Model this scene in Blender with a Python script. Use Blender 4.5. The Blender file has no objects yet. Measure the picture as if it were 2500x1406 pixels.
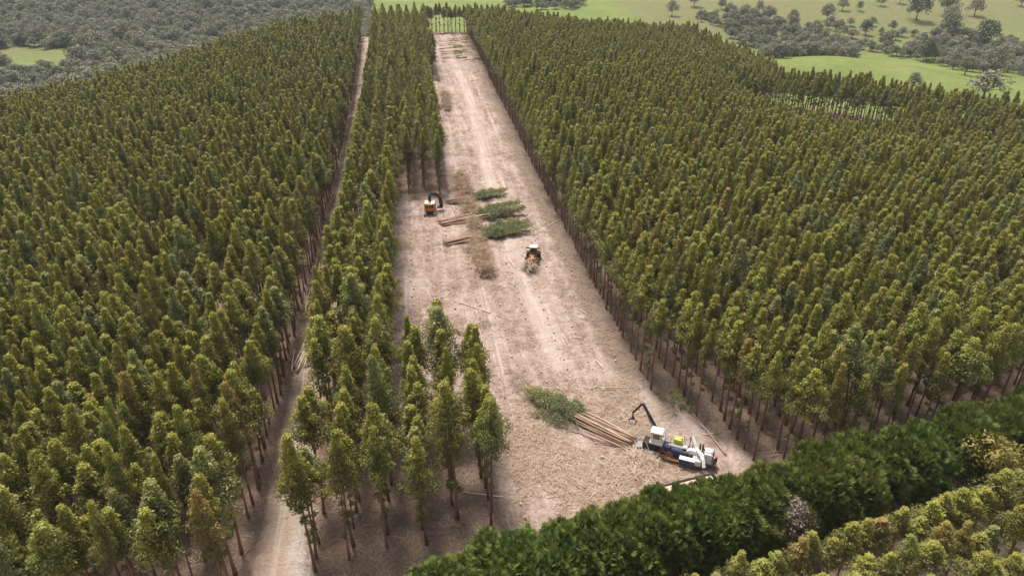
import bpy, math, random
import numpy as np
from mathutils import Vector, Matrix
R = math.radians
rng = np.random.default_rng(7)
random.seed(7)
S = bpy.context.scene
col = S.collection

# ------------------------------------------------------------------ camera, sky, sun, exposure
CAM_H, PITCH, YAW, FPX = 70.0, R(28.0), R(8.7), 1700.0
cd = bpy.data.cameras.new('camera'); cam = bpy.data.objects.new('camera', cd); col.objects.link(cam)
cd.sensor_width = 36.0; cd.lens = 36.0 * FPX / 2500.0; cd.clip_end = 6000; cd.clip_start = 1.0
cam.location = (0, 0, CAM_H); cam.rotation_euler = (R(90) - PITCH, 0, -YAW)
S.camera = cam
SUN_EL, SUN_AZ = R(66), R(-16)          # azimuth from +Y towards +X; light comes from the far left
w = bpy.data.worlds.new('World'); S.world = w; w.use_nodes = True
nt = w.node_tree; bg = nt.nodes['Background']
sky = nt.nodes.new('ShaderNodeTexSky'); sky.sky_type = 'NISHITA'; sky.sun_disc = False
sky.sun_elevation = SUN_EL; sky.sun_rotation = SUN_AZ
sky.air_density = 1.0; sky.dust_density = 4.0; sky.ozone_density = 1.0
hs = nt.nodes.new('ShaderNodeHueSaturation'); hs.inputs['Saturation'].default_value = 0.2
nt.links.new(sky.outputs[0], hs.inputs['Color']); nt.links.new(hs.outputs[0], bg.inputs['Color'])
bg.inputs['Strength'].default_value = 0.10
sl = bpy.data.lights.new('sun', 'SUN'); sl.energy = 2.6; sl.angle = R(13); sl.color = (1.0, 0.92, 0.81)
so = bpy.data.objects.new('sun', sl); col.objects.link(so)
dvec = Vector((math.sin(SUN_AZ) * math.cos(SUN_EL), math.cos(SUN_AZ) * math.cos(SUN_EL), math.sin(SUN_EL)))
so.rotation_euler = dvec.to_track_quat('Z', 'Y').to_euler()
so.location = (0, 0, 200)
S.view_settings.view_transform = 'Standard'; S.view_settings.look = 'None'
S.view_settings.exposure = 0.80; S.view_settings.gamma = 1.0
S.render.engine = 'CYCLES'
S.cycles.max_bounces = 6; S.cycles.diffuse_bounces = 3; S.cycles.glossy_bounces = 2
S.cycles.transmission_bounces = 3; S.cycles.volume_bounces = 1; S.cycles.transparent_max_bounces = 4

# ------------------------------------------------------------------ terrain
CTRL = np.array([
    # ridge along the rows
    (0, -150, 1), (-20, 0, 0), (40, 0, 0), (-20, 70, 0), (10, 90, 0), (40, 80, 0), (0, 140, 0), (40, 140, 0), (-25, 150, 0),
    (5, 200, .4), (40, 205, .4), (-25, 210, 0), (10, 280, 3), (42, 280, 3), (-25, 285, 2.5), (15, 350, 7), (42, 350, 7), (-22, 355, 6.5),
    (18, 425, 10), (40, 425, 10), (-20, 425, 9.5), (18, 450, 9), (45, 455, 8), (20, 490, 1), (30, 540, -9), (40, 620, -15), (50, 760, -15), (60, 900, -9),
    # left flank
    (-80, 60, 0), (-70, 150, -1), (-75, 250, -1), (-75, 340, 1), (-75, 410, 2.5), (-80, 470, -8),
    (-130, 80, -2), (-125, 180, -5), (-125, 270, -7), (-125, 350, -7), (-135, 430, -16), (-180, 120, -6), (-185, 220, -12), (-190, 310, -16), (-200, 380, -24),
    (-250, 250, -20), (-260, 400, -30), (-250, 520, -31), (-350, 480, -32), (-330, 570, -31), (-360, 700, -27), (-200, 620, -29), (-150, 760, -22), (-420, 860, -18), (-150, 900, -15),
    # right flank
    (80, 80, 0), (80, 150, -.5), (80, 250, 0), (80, 340, 2.5), (85, 420, 4), (120, 90, -1), (125, 180, -4), (120, 260, -5), (120, 340, -2.5), (125, 430, 0), (110, 500, -9),
    (150, 305, -9), (160, 318, -8.5), (176, 283, -9), (198, 262, -10), (224, 241, -12), (150, 250, -13), (170, 224, -16), (198, 205, -16), (140, 275, -11), (180, 350, -11), (184, 440, -5), (165, 480, -9), (215, 400, -16), (230, 350, -18), (180, 150, -7), (250, 130, -10), (260, 250, -14), (320, 200, -20),
    (290, 450, -12.5), (245, 430, -13), (345, 430, -19), (420, 400, -27), (260, 500, -22), (330, 530, -28), (430, 490, -30), (220, 540, -22), (150, 580, -17),
    (380, 610, -20), (250, 620, -18), (520, 580, -22), (450, 720, -7), (320, 740, -8), (220, 760, -10), (620, 700, -5), (500, 860, 2),
    # outer country
    (-700, 300, -34), (-700, 900, -15), (-1000, 0, -30), (1000, 0, -30), (800, 400, -25), (900, 900, 2), (0, 1150, -2), (-500, 1250, -4), (500, 1250, 12),
    (0, 1700, 5), (-1000, 1700, 10), (1000, 1700, 20), (-600, -500, -10), (600, -500, -10), (0, -600, 0), (-1600, 900, -5), (1600, 900, 10),
], float)
def _u(r2): return 0.5 * r2 * np.log(r2 + 1e-9)
def _fit(c, lam=18.0):
    n = len(c); p = c[:, :2] / 100.0
    d2 = ((p[:, None] - p[None]) ** 2).sum(-1)
    A = np.zeros((n + 3, n + 3)); A[:n, :n] = _u(d2) + np.eye(n) * lam * 1e-3
    A[:n, n] = 1; A[:n, n + 1:] = p; A[n, :n] = 1; A[n + 1:, :n] = p.T
    b = np.zeros(n + 3); b[:n] = c[:, 2]
    return np.linalg.solve(A, b), p
TW, TP = _fit(CTRL)
def height(x, y):
    x = np.asarray(x, float); y = np.asarray(y, float); sh = x.shape
    q = np.stack([x.ravel(), y.ravel()], 1) / 100.0
    out = np.empty(len(q)); n = len(TP)
    for i in range(0, len(q), 20000):
        s = q[i:i + 20000]
        d2 = ((s[:, None] - TP[None]) ** 2).sum(-1)
        out[i:i + 20000] = _u(d2) @ TW[:n] + TW[n] + s @ TW[n + 1:]
    return out.reshape(sh)
CF, SF = math.cos(PITCH), math.sin(PITCH)
CY, SY = math.cos(YAW), math.sin(YAW)
def ray(px, py):
    a = (px - 1250) / FPX; b = (703 - py) / FPX
    f = CF + b * SF; u = -SF + b * CF
    return np.array([f * SY + a * CY, f * CY - a * SY, u])
def at_z(px, py, z):
    d = ray(px, py); t = (z - CAM_H) / d[2]
    return np.array([0, 0, CAM_H]) + d * t
def pick(px, py):
    "the point of the ground that a pixel of the 2500-wide photo shows"
    d = ray(px, py); t = np.linspace(40, 1500, 3000)
    h = height(d[0] * t, d[1] * t); z = CAM_H + d[2] * t
    k = np.argmax(z < h); t0, t1 = t[k - 1], t[k]
    for _ in range(20):
        tm = .5 * (t0 + t1)
        if CAM_H + d[2] * tm < height(np.array([d[0] * tm]), np.array([d[1] * tm]))[0]: t1 = tm
        else: t0 = tm
    return np.array([d[0] * t1, d[1] * t1, CAM_H + d[2] * t1])
def project(p):
    p = np.atleast_2d(p) - np.array([0, 0, CAM_H])
    fw = p[:, 0] * SY + p[:, 1] * CY; r = p[:, 0] * CY - p[:, 1] * SY; u = p[:, 2]
    dep = fw * CF - u * SF; v = fw * SF + u * CF
    return 1250 + FPX * r / dep, 703 - FPX * v / dep, dep
def sst(a, b, v):
    t = np.clip((np.asarray(v, float) - a) / (b - a), 0, 1); return t * t * (3 - 2 * t)
def drift(y): return 2.0 * sst(90, 280, y)
def inpoly(x, y, poly):
    x = np.asarray(x); y = np.asarray(y); c = np.zeros(x.shape, bool); n = len(poly)
    for i in range(n):
        x0, y0 = poly[i]; x1, y1 = poly[(i + 1) % n]
        m = ((y0 > y) != (y1 > y)) & (x < (x1 - x0) * (y - y0) / (y1 - y0 + 1e-12) + x0)
        c ^= m
    return c
LEFT = [(-22.3, 57), (-22.3, 90), (-19, 300), (-19, 434), (-70, 428), (-108, 398), (-112, 372), (-150, 352), (-190, 338), (-290, 300), (-290, 12), (-60, 49)]
RIGHT = [(35.3, 94.5), (36, 130), (39, 300), (39, 436), (100, 450), (184, 446), (200, 415), (208, 395), (196, 350), (158, 318), (143, 296), (146, 262), (168, 236), (182, 240), (198, 252), (222, 232),
         (300, 192), (300, 116), (52, 66.5), (46.5, 72), (41, 83)]
STRIP = [(150, 309), (176, 283), (197, 262), (222, 240), (300, 200), (316, 220), (240, 259), (213, 281), (193, 301), (163, 329)]
def mid_y(x): return 63.5 + .17 * x
def hedge_y(x): return 52.0 + .17 * x

# ------------------------------------------------------------------ helpers
def tag(o, label=None, cat=None, group=None, kind=None):
    if label: o['label'] = label
    if cat: o['category'] = cat
    if group: o['group'] = group
    if kind: o['kind'] = kind
    return o
def empty(name, loc, rz=0.0, label=None, cat=None, group=None, rx=0.0, ry=0.0):
    o = bpy.data.objects.new(name, None); col.objects.link(o)
    o.empty_display_size = .3; o.location = loc; o.rotation_euler = (rx, ry, rz)
    return tag(o, label, cat, group)
class MB:
    "collects shapes, then links them as ONE mesh object"
    def __init__(s): s.v = []; s.f = []
    def add(s, v, f):
        k = len(s.v); s.v += [tuple(p) for p in v]; s.f += [tuple(i + k for i in q) for q in f]; return s
    def box(s, c, d, rz=0., ry=0., rx=0., taper=1.0):
        m = Matrix.Translation(c) @ Matrix.Rotation(rz, 4, 'Z') @ Matrix.Rotation(ry, 4, 'Y') @ Matrix.Rotation(rx, 4, 'X')
        v = []
        for z in (-.5, .5):
            k = taper if z > 0 else 1.0
            for x, y in ((-.5, -.5), (.5, -.5), (.5, .5), (-.5, .5)): v.append(m @ Vector((x * d[0] * k, y * d[1] * k, z * d[2])))
        return s.add(v, [(0, 3, 2, 1), (4, 5, 6, 7), (0, 1, 5, 4), (1, 2, 6, 5), (2, 3, 7, 6), (3, 0, 4, 7)])
    def beam(s, p0, p1, w, h=None):
        p0 = Vector(p0); p1 = Vector(p1); d = p1 - p0; q = d.to_track_quat('X', 'Z').to_matrix().to_4x4()
        m = Matrix.Translation((p0 + p1) / 2) @ q; h = h or w; v = []
        for z in (-.5, .5):
            for x, y in ((-.5, -.5), (.5, -.5), (.5, .5), (-.5, .5)): v.append(m @ Vector((x * d.length, y * w, z * h)))
        return s.add(v, [(0, 3, 2, 1), (4, 5, 6, 7), (0, 1, 5, 4), (1, 2, 6, 5), (2, 3, 7, 6), (3, 0, 4, 7)])
    def tube(s, pts, rad, n=6, caps=True):
        pts = [Vector(p) for p in pts]; m = len(pts)
        rad = list(rad) if hasattr(rad, '__len__') else [rad] * m
        v = []; f = []
        for i, p in enumerate(pts):
            d = (pts[min(i + 1, m - 1)] - pts[max(i - 1, 0)]).normalized()
            a = d.cross(Vector((0, 0, 1)) if abs(d.z) < .9 else Vector((1, 0, 0))).normalized(); b = d.cross(a)
            for k in range(n):
                t = 2 * math.pi * k / n; v.append(p + (a * math.cos(t) + b * math.sin(t)) * rad[i])
        for i in range(m - 1):
            for k in range(n): f.append((i * n + k, i * n + (k + 1) % n, (i + 1) * n + (k + 1) % n, (i + 1) * n + k))
        if caps: f.append(tuple(range(n))[::-1]); f.append(tuple((m - 1) * n + k for k in range(n)))
        return s.add(v, f)
    def prism(s, prof, y0, y1):
        "profile of (x, z) pulled from y0 to y1"
        n = len(prof); v = [(x, y0, z) for x, z in prof] + [(x, y1, z) for x, z in prof]
        f = [tuple(range(n)), tuple(range(2 * n - 1, n - 1, -1))] + [(k, n + k, n + (k + 1) % n, (k + 1) % n) for k in range(n)]
        return s.add(v, f)
    def lathe(s, prof, c, axis='Y', n=18):
        "profile of (radius, offset along axis)"
        v = []; f = []; m = len(prof)
        for r, o in prof:
            for k in range(n):
                t = 2 * math.pi * k / n; a, b = r * math.cos(t), r * math.sin(t)
                v.append(Vector(c) + Vector({'Y': (a, o, b), 'X': (o, a, b), 'Z': (a, b, o)}[axis]))
        for i in range(m - 1):
            for k in range(n): f.append((i * n + k, i * n + (k + 1) % n, (i + 1) * n + (k + 1) % n, (i + 1) * n + k))
        f.append(tuple(range(n))[::-1]); f.append(tuple((m - 1) * n + k for k in range(n)))
        return s.add(v, f)
    def ell(s, c, r, n=10, m=7):
        v = []; f = []
        for i in range(m + 1):
            ph = math.pi * i / m
            for k in range(n):
                t = 2 * math.pi * k / n
                v.append((c[0] + r[0] * math.sin(ph) * math.cos(t), c[1] + r[1] * math.sin(ph) * math.sin(t), c[2] + r[2] * math.cos(ph)))
        for i in range(m):
            for k in range(n): f.append((i * n + k, (i + 1) * n + k, (i + 1) * n + (k + 1) % n, i * n + (k + 1) % n))
        return s.add(v, f)
    def mesh(s, name, m, smooth=False):
        me = bpy.data.meshes.new(name); me.from_pydata(s.v, [], s.f); me.materials.append(m); me.validate()
        if smooth: me.shade_smooth()
        return me
    def build(s, name, m, parent=None, smooth=False, bevel=0.0):
        o = bpy.data.objects.new(name, s.mesh(name, m, smooth)); col.objects.link(o)
        if parent is not None: o.parent = parent
        if bevel:
            b = o.modifiers.new('bevel', 'BEVEL'); b.width = bevel; b.segments = 2; b.limit_method = 'ANGLE'; b.angle_limit = R(50)
        return o
def np_mesh(name, V, F, m, attrs=None, smooth=False):
    "V (n,3), F (k,4) quads"
    me = bpy.data.meshes.new(name); n, k = len(V), len(F); q = F.shape[1]
    me.vertices.add(n); me.vertices.foreach_set('co', np.asarray(V, np.float32).ravel())
    me.loops.add(k * q); me.loops.foreach_set('vertex_index', np.asarray(F, np.int32).ravel())
    me.polygons.add(k); me.polygons.foreach_set('loop_start', np.arange(0, k * q, q, dtype=np.int32))
    me.polygons.foreach_set('loop_total', np.full(k, q, np.int32))
    for a, d in (attrs or {}).items():
        at = me.attributes.new(a, 'FLOAT', 'POINT'); at.data.foreach_set('value', np.asarray(d, np.float32))
    for mm in (m if isinstance(m, (list, tuple)) else [m]): me.materials.append(mm)
    me.update(); me.validate()
    if smooth: me.shade_smooth()
    return me
def mobj(name, me, parent=None):
    o = bpy.data.objects.new(name, me); col.objects.link(o)
    if parent is not None: o.parent = parent
    return o
ONES = ['', 'first', 'second', 'third', 'fourth', 'fifth', 'sixth', 'seventh', 'eighth', 'ninth', 'tenth', 'eleventh', 'twelfth', 'thirteenth', 'fourteenth',
        'fifteenth', 'sixteenth', 'seventeenth', 'eighteenth', 'nineteenth', 'twentieth']
def ordw(n):
    if n <= 20: return ONES[n]
    t = {2: ('twenty', 'twentieth'), 3: ('thirty', 'thirtieth'), 4: ('forty', 'fortieth'), 5: ('fifty', 'fiftieth')}[n // 10]
    return t[1] if n % 10 == 0 else t[0] + '-' + ONES[n % 10]

# ------------------------------------------------------------------ materials
def newmat(name):
    m = bpy.data.materials.new(name); m.use_nodes = True; n = m.node_tree; b = n.nodes['Principled BSDF']
    return m, n, b
class G:
    "short hand for building shader graphs"
    def __init__(s, n): s.n = n
    def node(s, t, **k):
        o = s.n.nodes.new(t)
        for a, v in k.items(): setattr(o, a, v)
        return o
    def link(s, a, b): s.n.links.new(a, b)
    def val(s, sock, v):
        if isinstance(v, bpy.types.NodeSocket): s.link(v, sock)
        else: sock.default_value = v
    def noise(s, vec, scale, detail=4, rough=.55, dist=0.0):
        o = s.node('ShaderNodeTexNoise'); s.val(o.inputs['Vector'], vec)
        o.inputs['Scale'].default_value = scale; o.inputs['Detail'].default_value = detail
        o.inputs['Roughness'].default_value = rough; o.inputs['Distortion'].default_value = dist
        return o.outputs['Fac']
    def ramp(s, fac, stops):
        o = s.node('ShaderNodeValToRGB'); s.val(o.inputs[0], fac); e = o.color_ramp.elements
        while len(e) < len(stops): e.new(.5)
        for k, (p, c) in enumerate(stops):
            e[k].position = p; e[k].color = (c, c, c, 1) if not hasattr(c, '__len__') else (*c[:3], 1)
        return o.outputs[0]
    def mix(s, f, a, b, mode='MIX'):
        o = s.node('ShaderNodeMix', data_type='RGBA', blend_type=mode)
        s.val(o.inputs[0], f)
        for sock, v in ((o.inputs[6], a), (o.inputs[7], b)):
            if isinstance(v, bpy.types.NodeSocket): s.link(v, sock)
            else: sock.default_value = (*v[:3], 1)
        return o.outputs[2]
    def math(s, op, a, b=0.0, c=None):
        o = s.node('ShaderNodeMath', operation=op); s.val(o.inputs[0], a); s.val(o.inputs[1], b)
        if c is not None: s.val(o.inputs[2], c)
        return o.outputs[0]
    def attr(s, name, t='GEOMETRY'):
        return s.node('ShaderNodeAttribute', attribute_name=name, attribute_type=t).outputs['Fac']
    def mapping(s, vec, scale):
        o = s.node('ShaderNodeMapping'); s.link(vec, o.inputs[0]); o.inputs['Scale'].default_value = scale; return o.outputs[0]
    def pos(s): return s.node('ShaderNodeNewGeometry').outputs['Position']
    def obj(s): return s.node('ShaderNodeTexCoord').outputs['Object']
    def rnd(s): return s.node('ShaderNodeObjectInfo').outputs['Random']
def leaf_mat(name, stops, young_lit, bronze=None, transl=.3, rough=.5, spec=.35, instanced=True):
    m, n, b = newmat(name); g = G(n)
    tint = g.attr('tint', 'INSTANCER')
    c = g.ramp(tint, stops)
    y = g.attr('young_lit')  # new-growth tint, also carries the light painted on crown and clump tops
    c = g.mix(y, c, g.ramp(tint, young_lit))
    v = g.noise(g.obj(), 1.3, 3); c = g.mix(g.math('MULTIPLY', g.ramp(v, [(.35, 0), (.7, 1)]), .45), c, g.mix(.5, c, (.20, .21, .13)))
    g.link(c, b.inputs['Base Color']); b.inputs['Roughness'].default_value = rough; b.inputs['Specular IOR Level'].default_value = spec
    t = g.node('ShaderNodeBsdfTranslucent'); g.link(g.mix(.35, c, (.22, .24, .03)), t.inputs[0])
    mx = g.node('ShaderNodeMixShader'); mx.inputs[0].default_value = transl
    g.link(b.outputs[0], mx.inputs[1]); g.link(t.outputs[0], mx.inputs[2]); g.link(mx.outputs[0], n.nodes['Material Output'].inputs[0])
    return m
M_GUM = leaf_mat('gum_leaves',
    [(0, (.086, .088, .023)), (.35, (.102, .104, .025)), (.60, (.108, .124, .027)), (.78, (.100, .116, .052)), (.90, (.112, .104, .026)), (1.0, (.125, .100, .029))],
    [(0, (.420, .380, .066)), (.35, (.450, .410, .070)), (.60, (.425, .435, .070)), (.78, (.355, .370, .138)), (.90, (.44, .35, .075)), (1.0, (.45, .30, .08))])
M_CYP = leaf_mat('cypress_fronds', [(0, (.026, .055, .011)), (1, (.045, .075, .015))], [(0, (.175, .245, .040)), (1, (.245, .265, .050))], transl=.2, rough=.6, spec=.2)
M_BUSH = leaf_mat('bush_leaves', [(0, (.148, .166, .116)), (.5, (.170, .178, .120)), (.8, (.190, .160, .120)), (1, (.070, .090, .054))],
                  [(0, (.330, .330, .235)), (.8, (.340, .300, .220)), (1, (.160, .180, .105))], transl=.15, rough=.6, spec=.2)
M_FELL = leaf_mat('felled_leaves', [(0, (.225, .245, .135)), (1, (.250, .265, .140))], [(0, (.36, .37, .20)), (1, (.48, .45, .14))], transl=.35)
M_DEAD = leaf_mat('dead_twigs', [(0, (.150, .118, .090)), (1, (.13, .105, .08))], [(0, (.24, .19, .145)), (1, (.18, .14, .10))], transl=.05, rough=.8, spec=.1)
def simple(name, c0, c1, scale=3.0, rough=.8, spec=.2, metal=0.0, stretch=(1, 1, 1), bump=0.0, rnd=None):
    m, n, b = newmat(name); g = G(n)
    v = g.noise(g.mapping(g.obj(), stretch), scale, 5, .6)
    c = g.mix(g.ramp(v, [(.3, 0), (.7, 1)]), c0, c1)
    if rnd: c = g.mix(g.math('MULTIPLY', g.rnd(), rnd[0]), c, rnd[1])
    g.link(c, b.inputs['Base Color']); b.inputs['Roughness'].default_value = rough
    b.inputs['Specular IOR Level'].default_value = spec; b.inputs['Metallic'].default_value = metal
    if bump:
        o = g.node('ShaderNodeBump'); o.inputs['Strength'].default_value = bump; o.inputs['Distance'].default_value = .05
        g.link(v, o.inputs['Height']); g.link(o.outputs[0], b.inputs['Normal'])
    return m
def paint(name, c, dirt=(.20, .15, .11), amt=.5, rough=.4, metal=0.0):
    m, n, b = newmat(name); g = G(n); p = g.obj()
    v = g.noise(p, 1.7, 6, .65); d = g.math('MULTIPLY', g.ramp(v, [(.45, 0), (.72, 1)]), amt)
    u = g.noise(p, 9.0, 3); c2 = g.mix(g.math('MULTIPLY', u, .25), c, tuple(q * .6 for q in c))
    g.link(g.mix(d, c2, dirt), b.inputs['Base Color'])
    g.link(g.math('ADD', g.math('MULTIPLY', d, .5), rough), b.inputs['Roughness']); b.inputs['Metallic'].default_value = metal
    return m
M_BARK = simple('gum_bark', (.125, .060, .040), (.300, .165, .120), 2.5, .9, .1, stretch=(3, 3, .35), bump=.5, rnd=(.5, (.30, .20, .155)))
M_POLE = simple('peeled_wood', (.66, .53, .41), (.84, .72, .58), 2.0, .7, .2, stretch=(.4, 3, 3), rnd=(.35, (.50, .34, .24)))
M_STEM = simple('felled_bark', (.40, .28, .20), (.68, .55, .43), 2.0, .8, .2, stretch=(.3, 3, 3), rnd=(.75, (.24, .12, .08)))
M_DARKBARK = simple('grey_bark', (.10, .085, .07), (.22, .19, .16), 3.0, .9, .1)
M_STICK = simple('dry_sticks', (.30, .21, .15), (.54, .43, .34), 1.2, .9, .1, rnd=(.7, (.20, .135, .095)))
M_THATCH = simple('slash_sticks', (.22, .145, .095), (.46, .34, .24), 1.2, .9, .1, rnd=(.5, (.26, .17, .10)))
M_STRAW = simple('shredded_bark', (.46, .35, .26), (.70, .58, .46), 1.5, .9, .1, rnd=(.5, (.28, .14, .08)))
M_SLASH = simple('slash_mound', (.13, .085, .05), (.36, .26, .17), 2.4, .95, .1, bump=.8)
M_CUT = simple('cut_wood', (.50, .36, .24), (.62, .48, .34), 6.0, .8, .1)
M_ORANGE = paint('orange_paint', (.55, .22, .05), amt=.5)
M_YELLOW = paint('dusty_yellow_paint', (.46, .23, .07), amt=.7)
M_WHITE = paint('white_paint', (.80, .80, .77), amt=.42)
M_NAVY = paint('navy_paint', (.022, .035, .12), amt=.35)
M_BLACK = paint('black_steel', (.018, .018, .020), dirt=(.13, .10, .08), amt=.4, rough=.45)
M_GREY = paint('grey_steel', (.30, .30, .30), amt=.5, rough=.45, metal=.4)
M_TRACK = paint('worn_track_steel', (.58, .58, .60), amt=.35, rough=.35, metal=.5)
M_LIME = paint('lime_tank', (.62, .66, .05), amt=.12, rough=.35)
M_RUST = paint('rusty_steel', (.30, .12, .05), amt=.5, rough=.7)
M_RED = paint('red_paint', (.55, .03, .03), amt=.15)
M_TYRE = paint('rubber', (.022, .021, .020), dirt=(.16, .12, .09), amt=.6, rough=.85)
M_GLASS = paint('dark_glass', (.035, .03, .02), amt=.15, rough=.12)
M_BRGLASS = paint('bronze_glass', (.22, .14, .03), amt=.2, rough=.15)
M_TRAILER = paint('trailer_paint', (.36, .36, .33), amt=.5)
M_CHIPS = simple('wood_chips', (.55, .42, .30), (.70, .58, .45), 12, .9, .1)

# ------------------------------------------------------------------ ground
def axis(parts):
    out = [parts[0][0]]
    for a, b, s in parts:
        n = max(1, int(round((b - a) / s))); out += list(np.linspace(a, b, n + 1)[1:])
    return np.array(out)
gx = axis([(-1700, -800, 60), (-800, -300, 14), (-300, -45, 4), (-45, 80, 1.0), (80, 330, 4), (330, 800, 12), (800, 1700, 60)])
gy = axis([(-600, 20, 40), (20, 50, 3), (50, 250, 1.0), (250, 460, 2.2), (460, 800, 8), (800, 1200, 20), (1200, 1800, 60)])
X, Y = np.meshgrid(gx, gy); Z = height(X, Y)
rel = rng.normal(0, 1, X.shape)
clear_x0 = np.where(Y < 92, 9.0, np.where(Y < 186, -5.2, np.where(Y < 330, 9.8, 14.0))) + drift(Y)
clear_x1 = 35.6 + drift(Y) + np.where(Y < 97, (97 - Y) * .55, 0)
h_far = hedge_y(X) + 4.5
w_clear = sst(-1.5, 1.5, X - clear_x0) * sst(-1.5, 1.5, clear_x1 - X) * sst(-1.5, 1.5, Y - h_far) * sst(440, 432, Y)
tx = -19.2 + drift(Y)
w_track = sst(3.6, 2.3, np.abs(X - tx)) * sst(446, 434, Y) * sst(35, 40, Y)
w_track = np.maximum(w_track, sst(2.4, 1.4, np.abs(X + 16.9)) * sst(80, 66, Y) * sst(35, 40, Y))
w_track = np.maximum(w_track, sst(3.4, 1.8, np.abs(Y - (434 + .02 * X))) * sst(-60, -40, X) * sst(70, 45, X))
plant = inpoly(X, Y, LEFT) | inpoly(X, Y, RIGHT) | inpoly(X, Y, STRIP)
inside = [(-300, 8), (330, 125), (330, 227), (241, 260), (214, 282), (194, 302), (170, 326), (200, 350), (212, 395), (204, 418), (188, 452), (100, 456), (39, 441), (-24, 439), (-74, 434), (-114, 402), (-118, 378), (-155, 358), (-195, 344), (-300, 306)]
w_grass = np.where(inpoly(X, Y, inside) | (Y < 120), 0.0, 1.0)
k = w_grass.copy(); k[1:-1, 1:-1] = (w_grass[1:-1, 1:-1] * 2 + w_grass[:-2, 1:-1] + w_grass[2:, 1:-1] + w_grass[1:-1, :-2] + w_grass[1:-1, 2:]) / 6; w_grass = k
w_sand = sst(0, -2, Y - (41.0 + .17 * X)) * sst(38, 50, X)
xt = X - drift(Y) - 1.2 * np.sin(Y / 37.0)
w_trail = np.maximum(np.exp(-((xt - 23.5) / 2.1) ** 4), .8 * np.exp(-((xt - 29.2) / .55) ** 2)) * sst(80, 100, Y) + .8 * np.exp(-((xt - 17.2) / 1.0) ** 2) * sst(230, 260, Y); w_trail = np.clip(w_trail, 0, 1) * sst(400, 330, Y)
q_ = pick(1630, 1015); w_grey = np.exp(-(((X - q_[0]) / 11) ** 2 + ((Y - q_[1]) / 7) ** 2)) * w_clear
w_ash = np.maximum(sst(1.9, .6, np.abs(X + 16.9 + .3 * np.sin(Y * .7))) * sst(78, 66, Y), 0) * .5
w_dry = sst(60, 90, X - 150) * sst(500, 620, Y) + sst(-220, -320, X) * sst(560, 700, Y)   # drier, olive pasture on the far slopes
w_dark = sst(7, 0, np.abs(X - clear_x1 - 1.0)) * (Y > 60) * (Y < 440)                    # darker ground along the standing edge
Z += rel * .09 * w_clear + (w_clear * .14) * np.sin(X * 2 * math.pi / 4.4) + rng.normal(0, .02, X.shape)
V = np.stack([X, Y, Z], -1).reshape(-1, 3)
ny, nx = X.shape
ii = np.arange(ny - 1)[:, None] * nx + np.arange(nx - 1)[None]
FQ = np.stack([ii, ii + 1, ii + nx + 1, ii + nx], -1).reshape(-1, 4)
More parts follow.
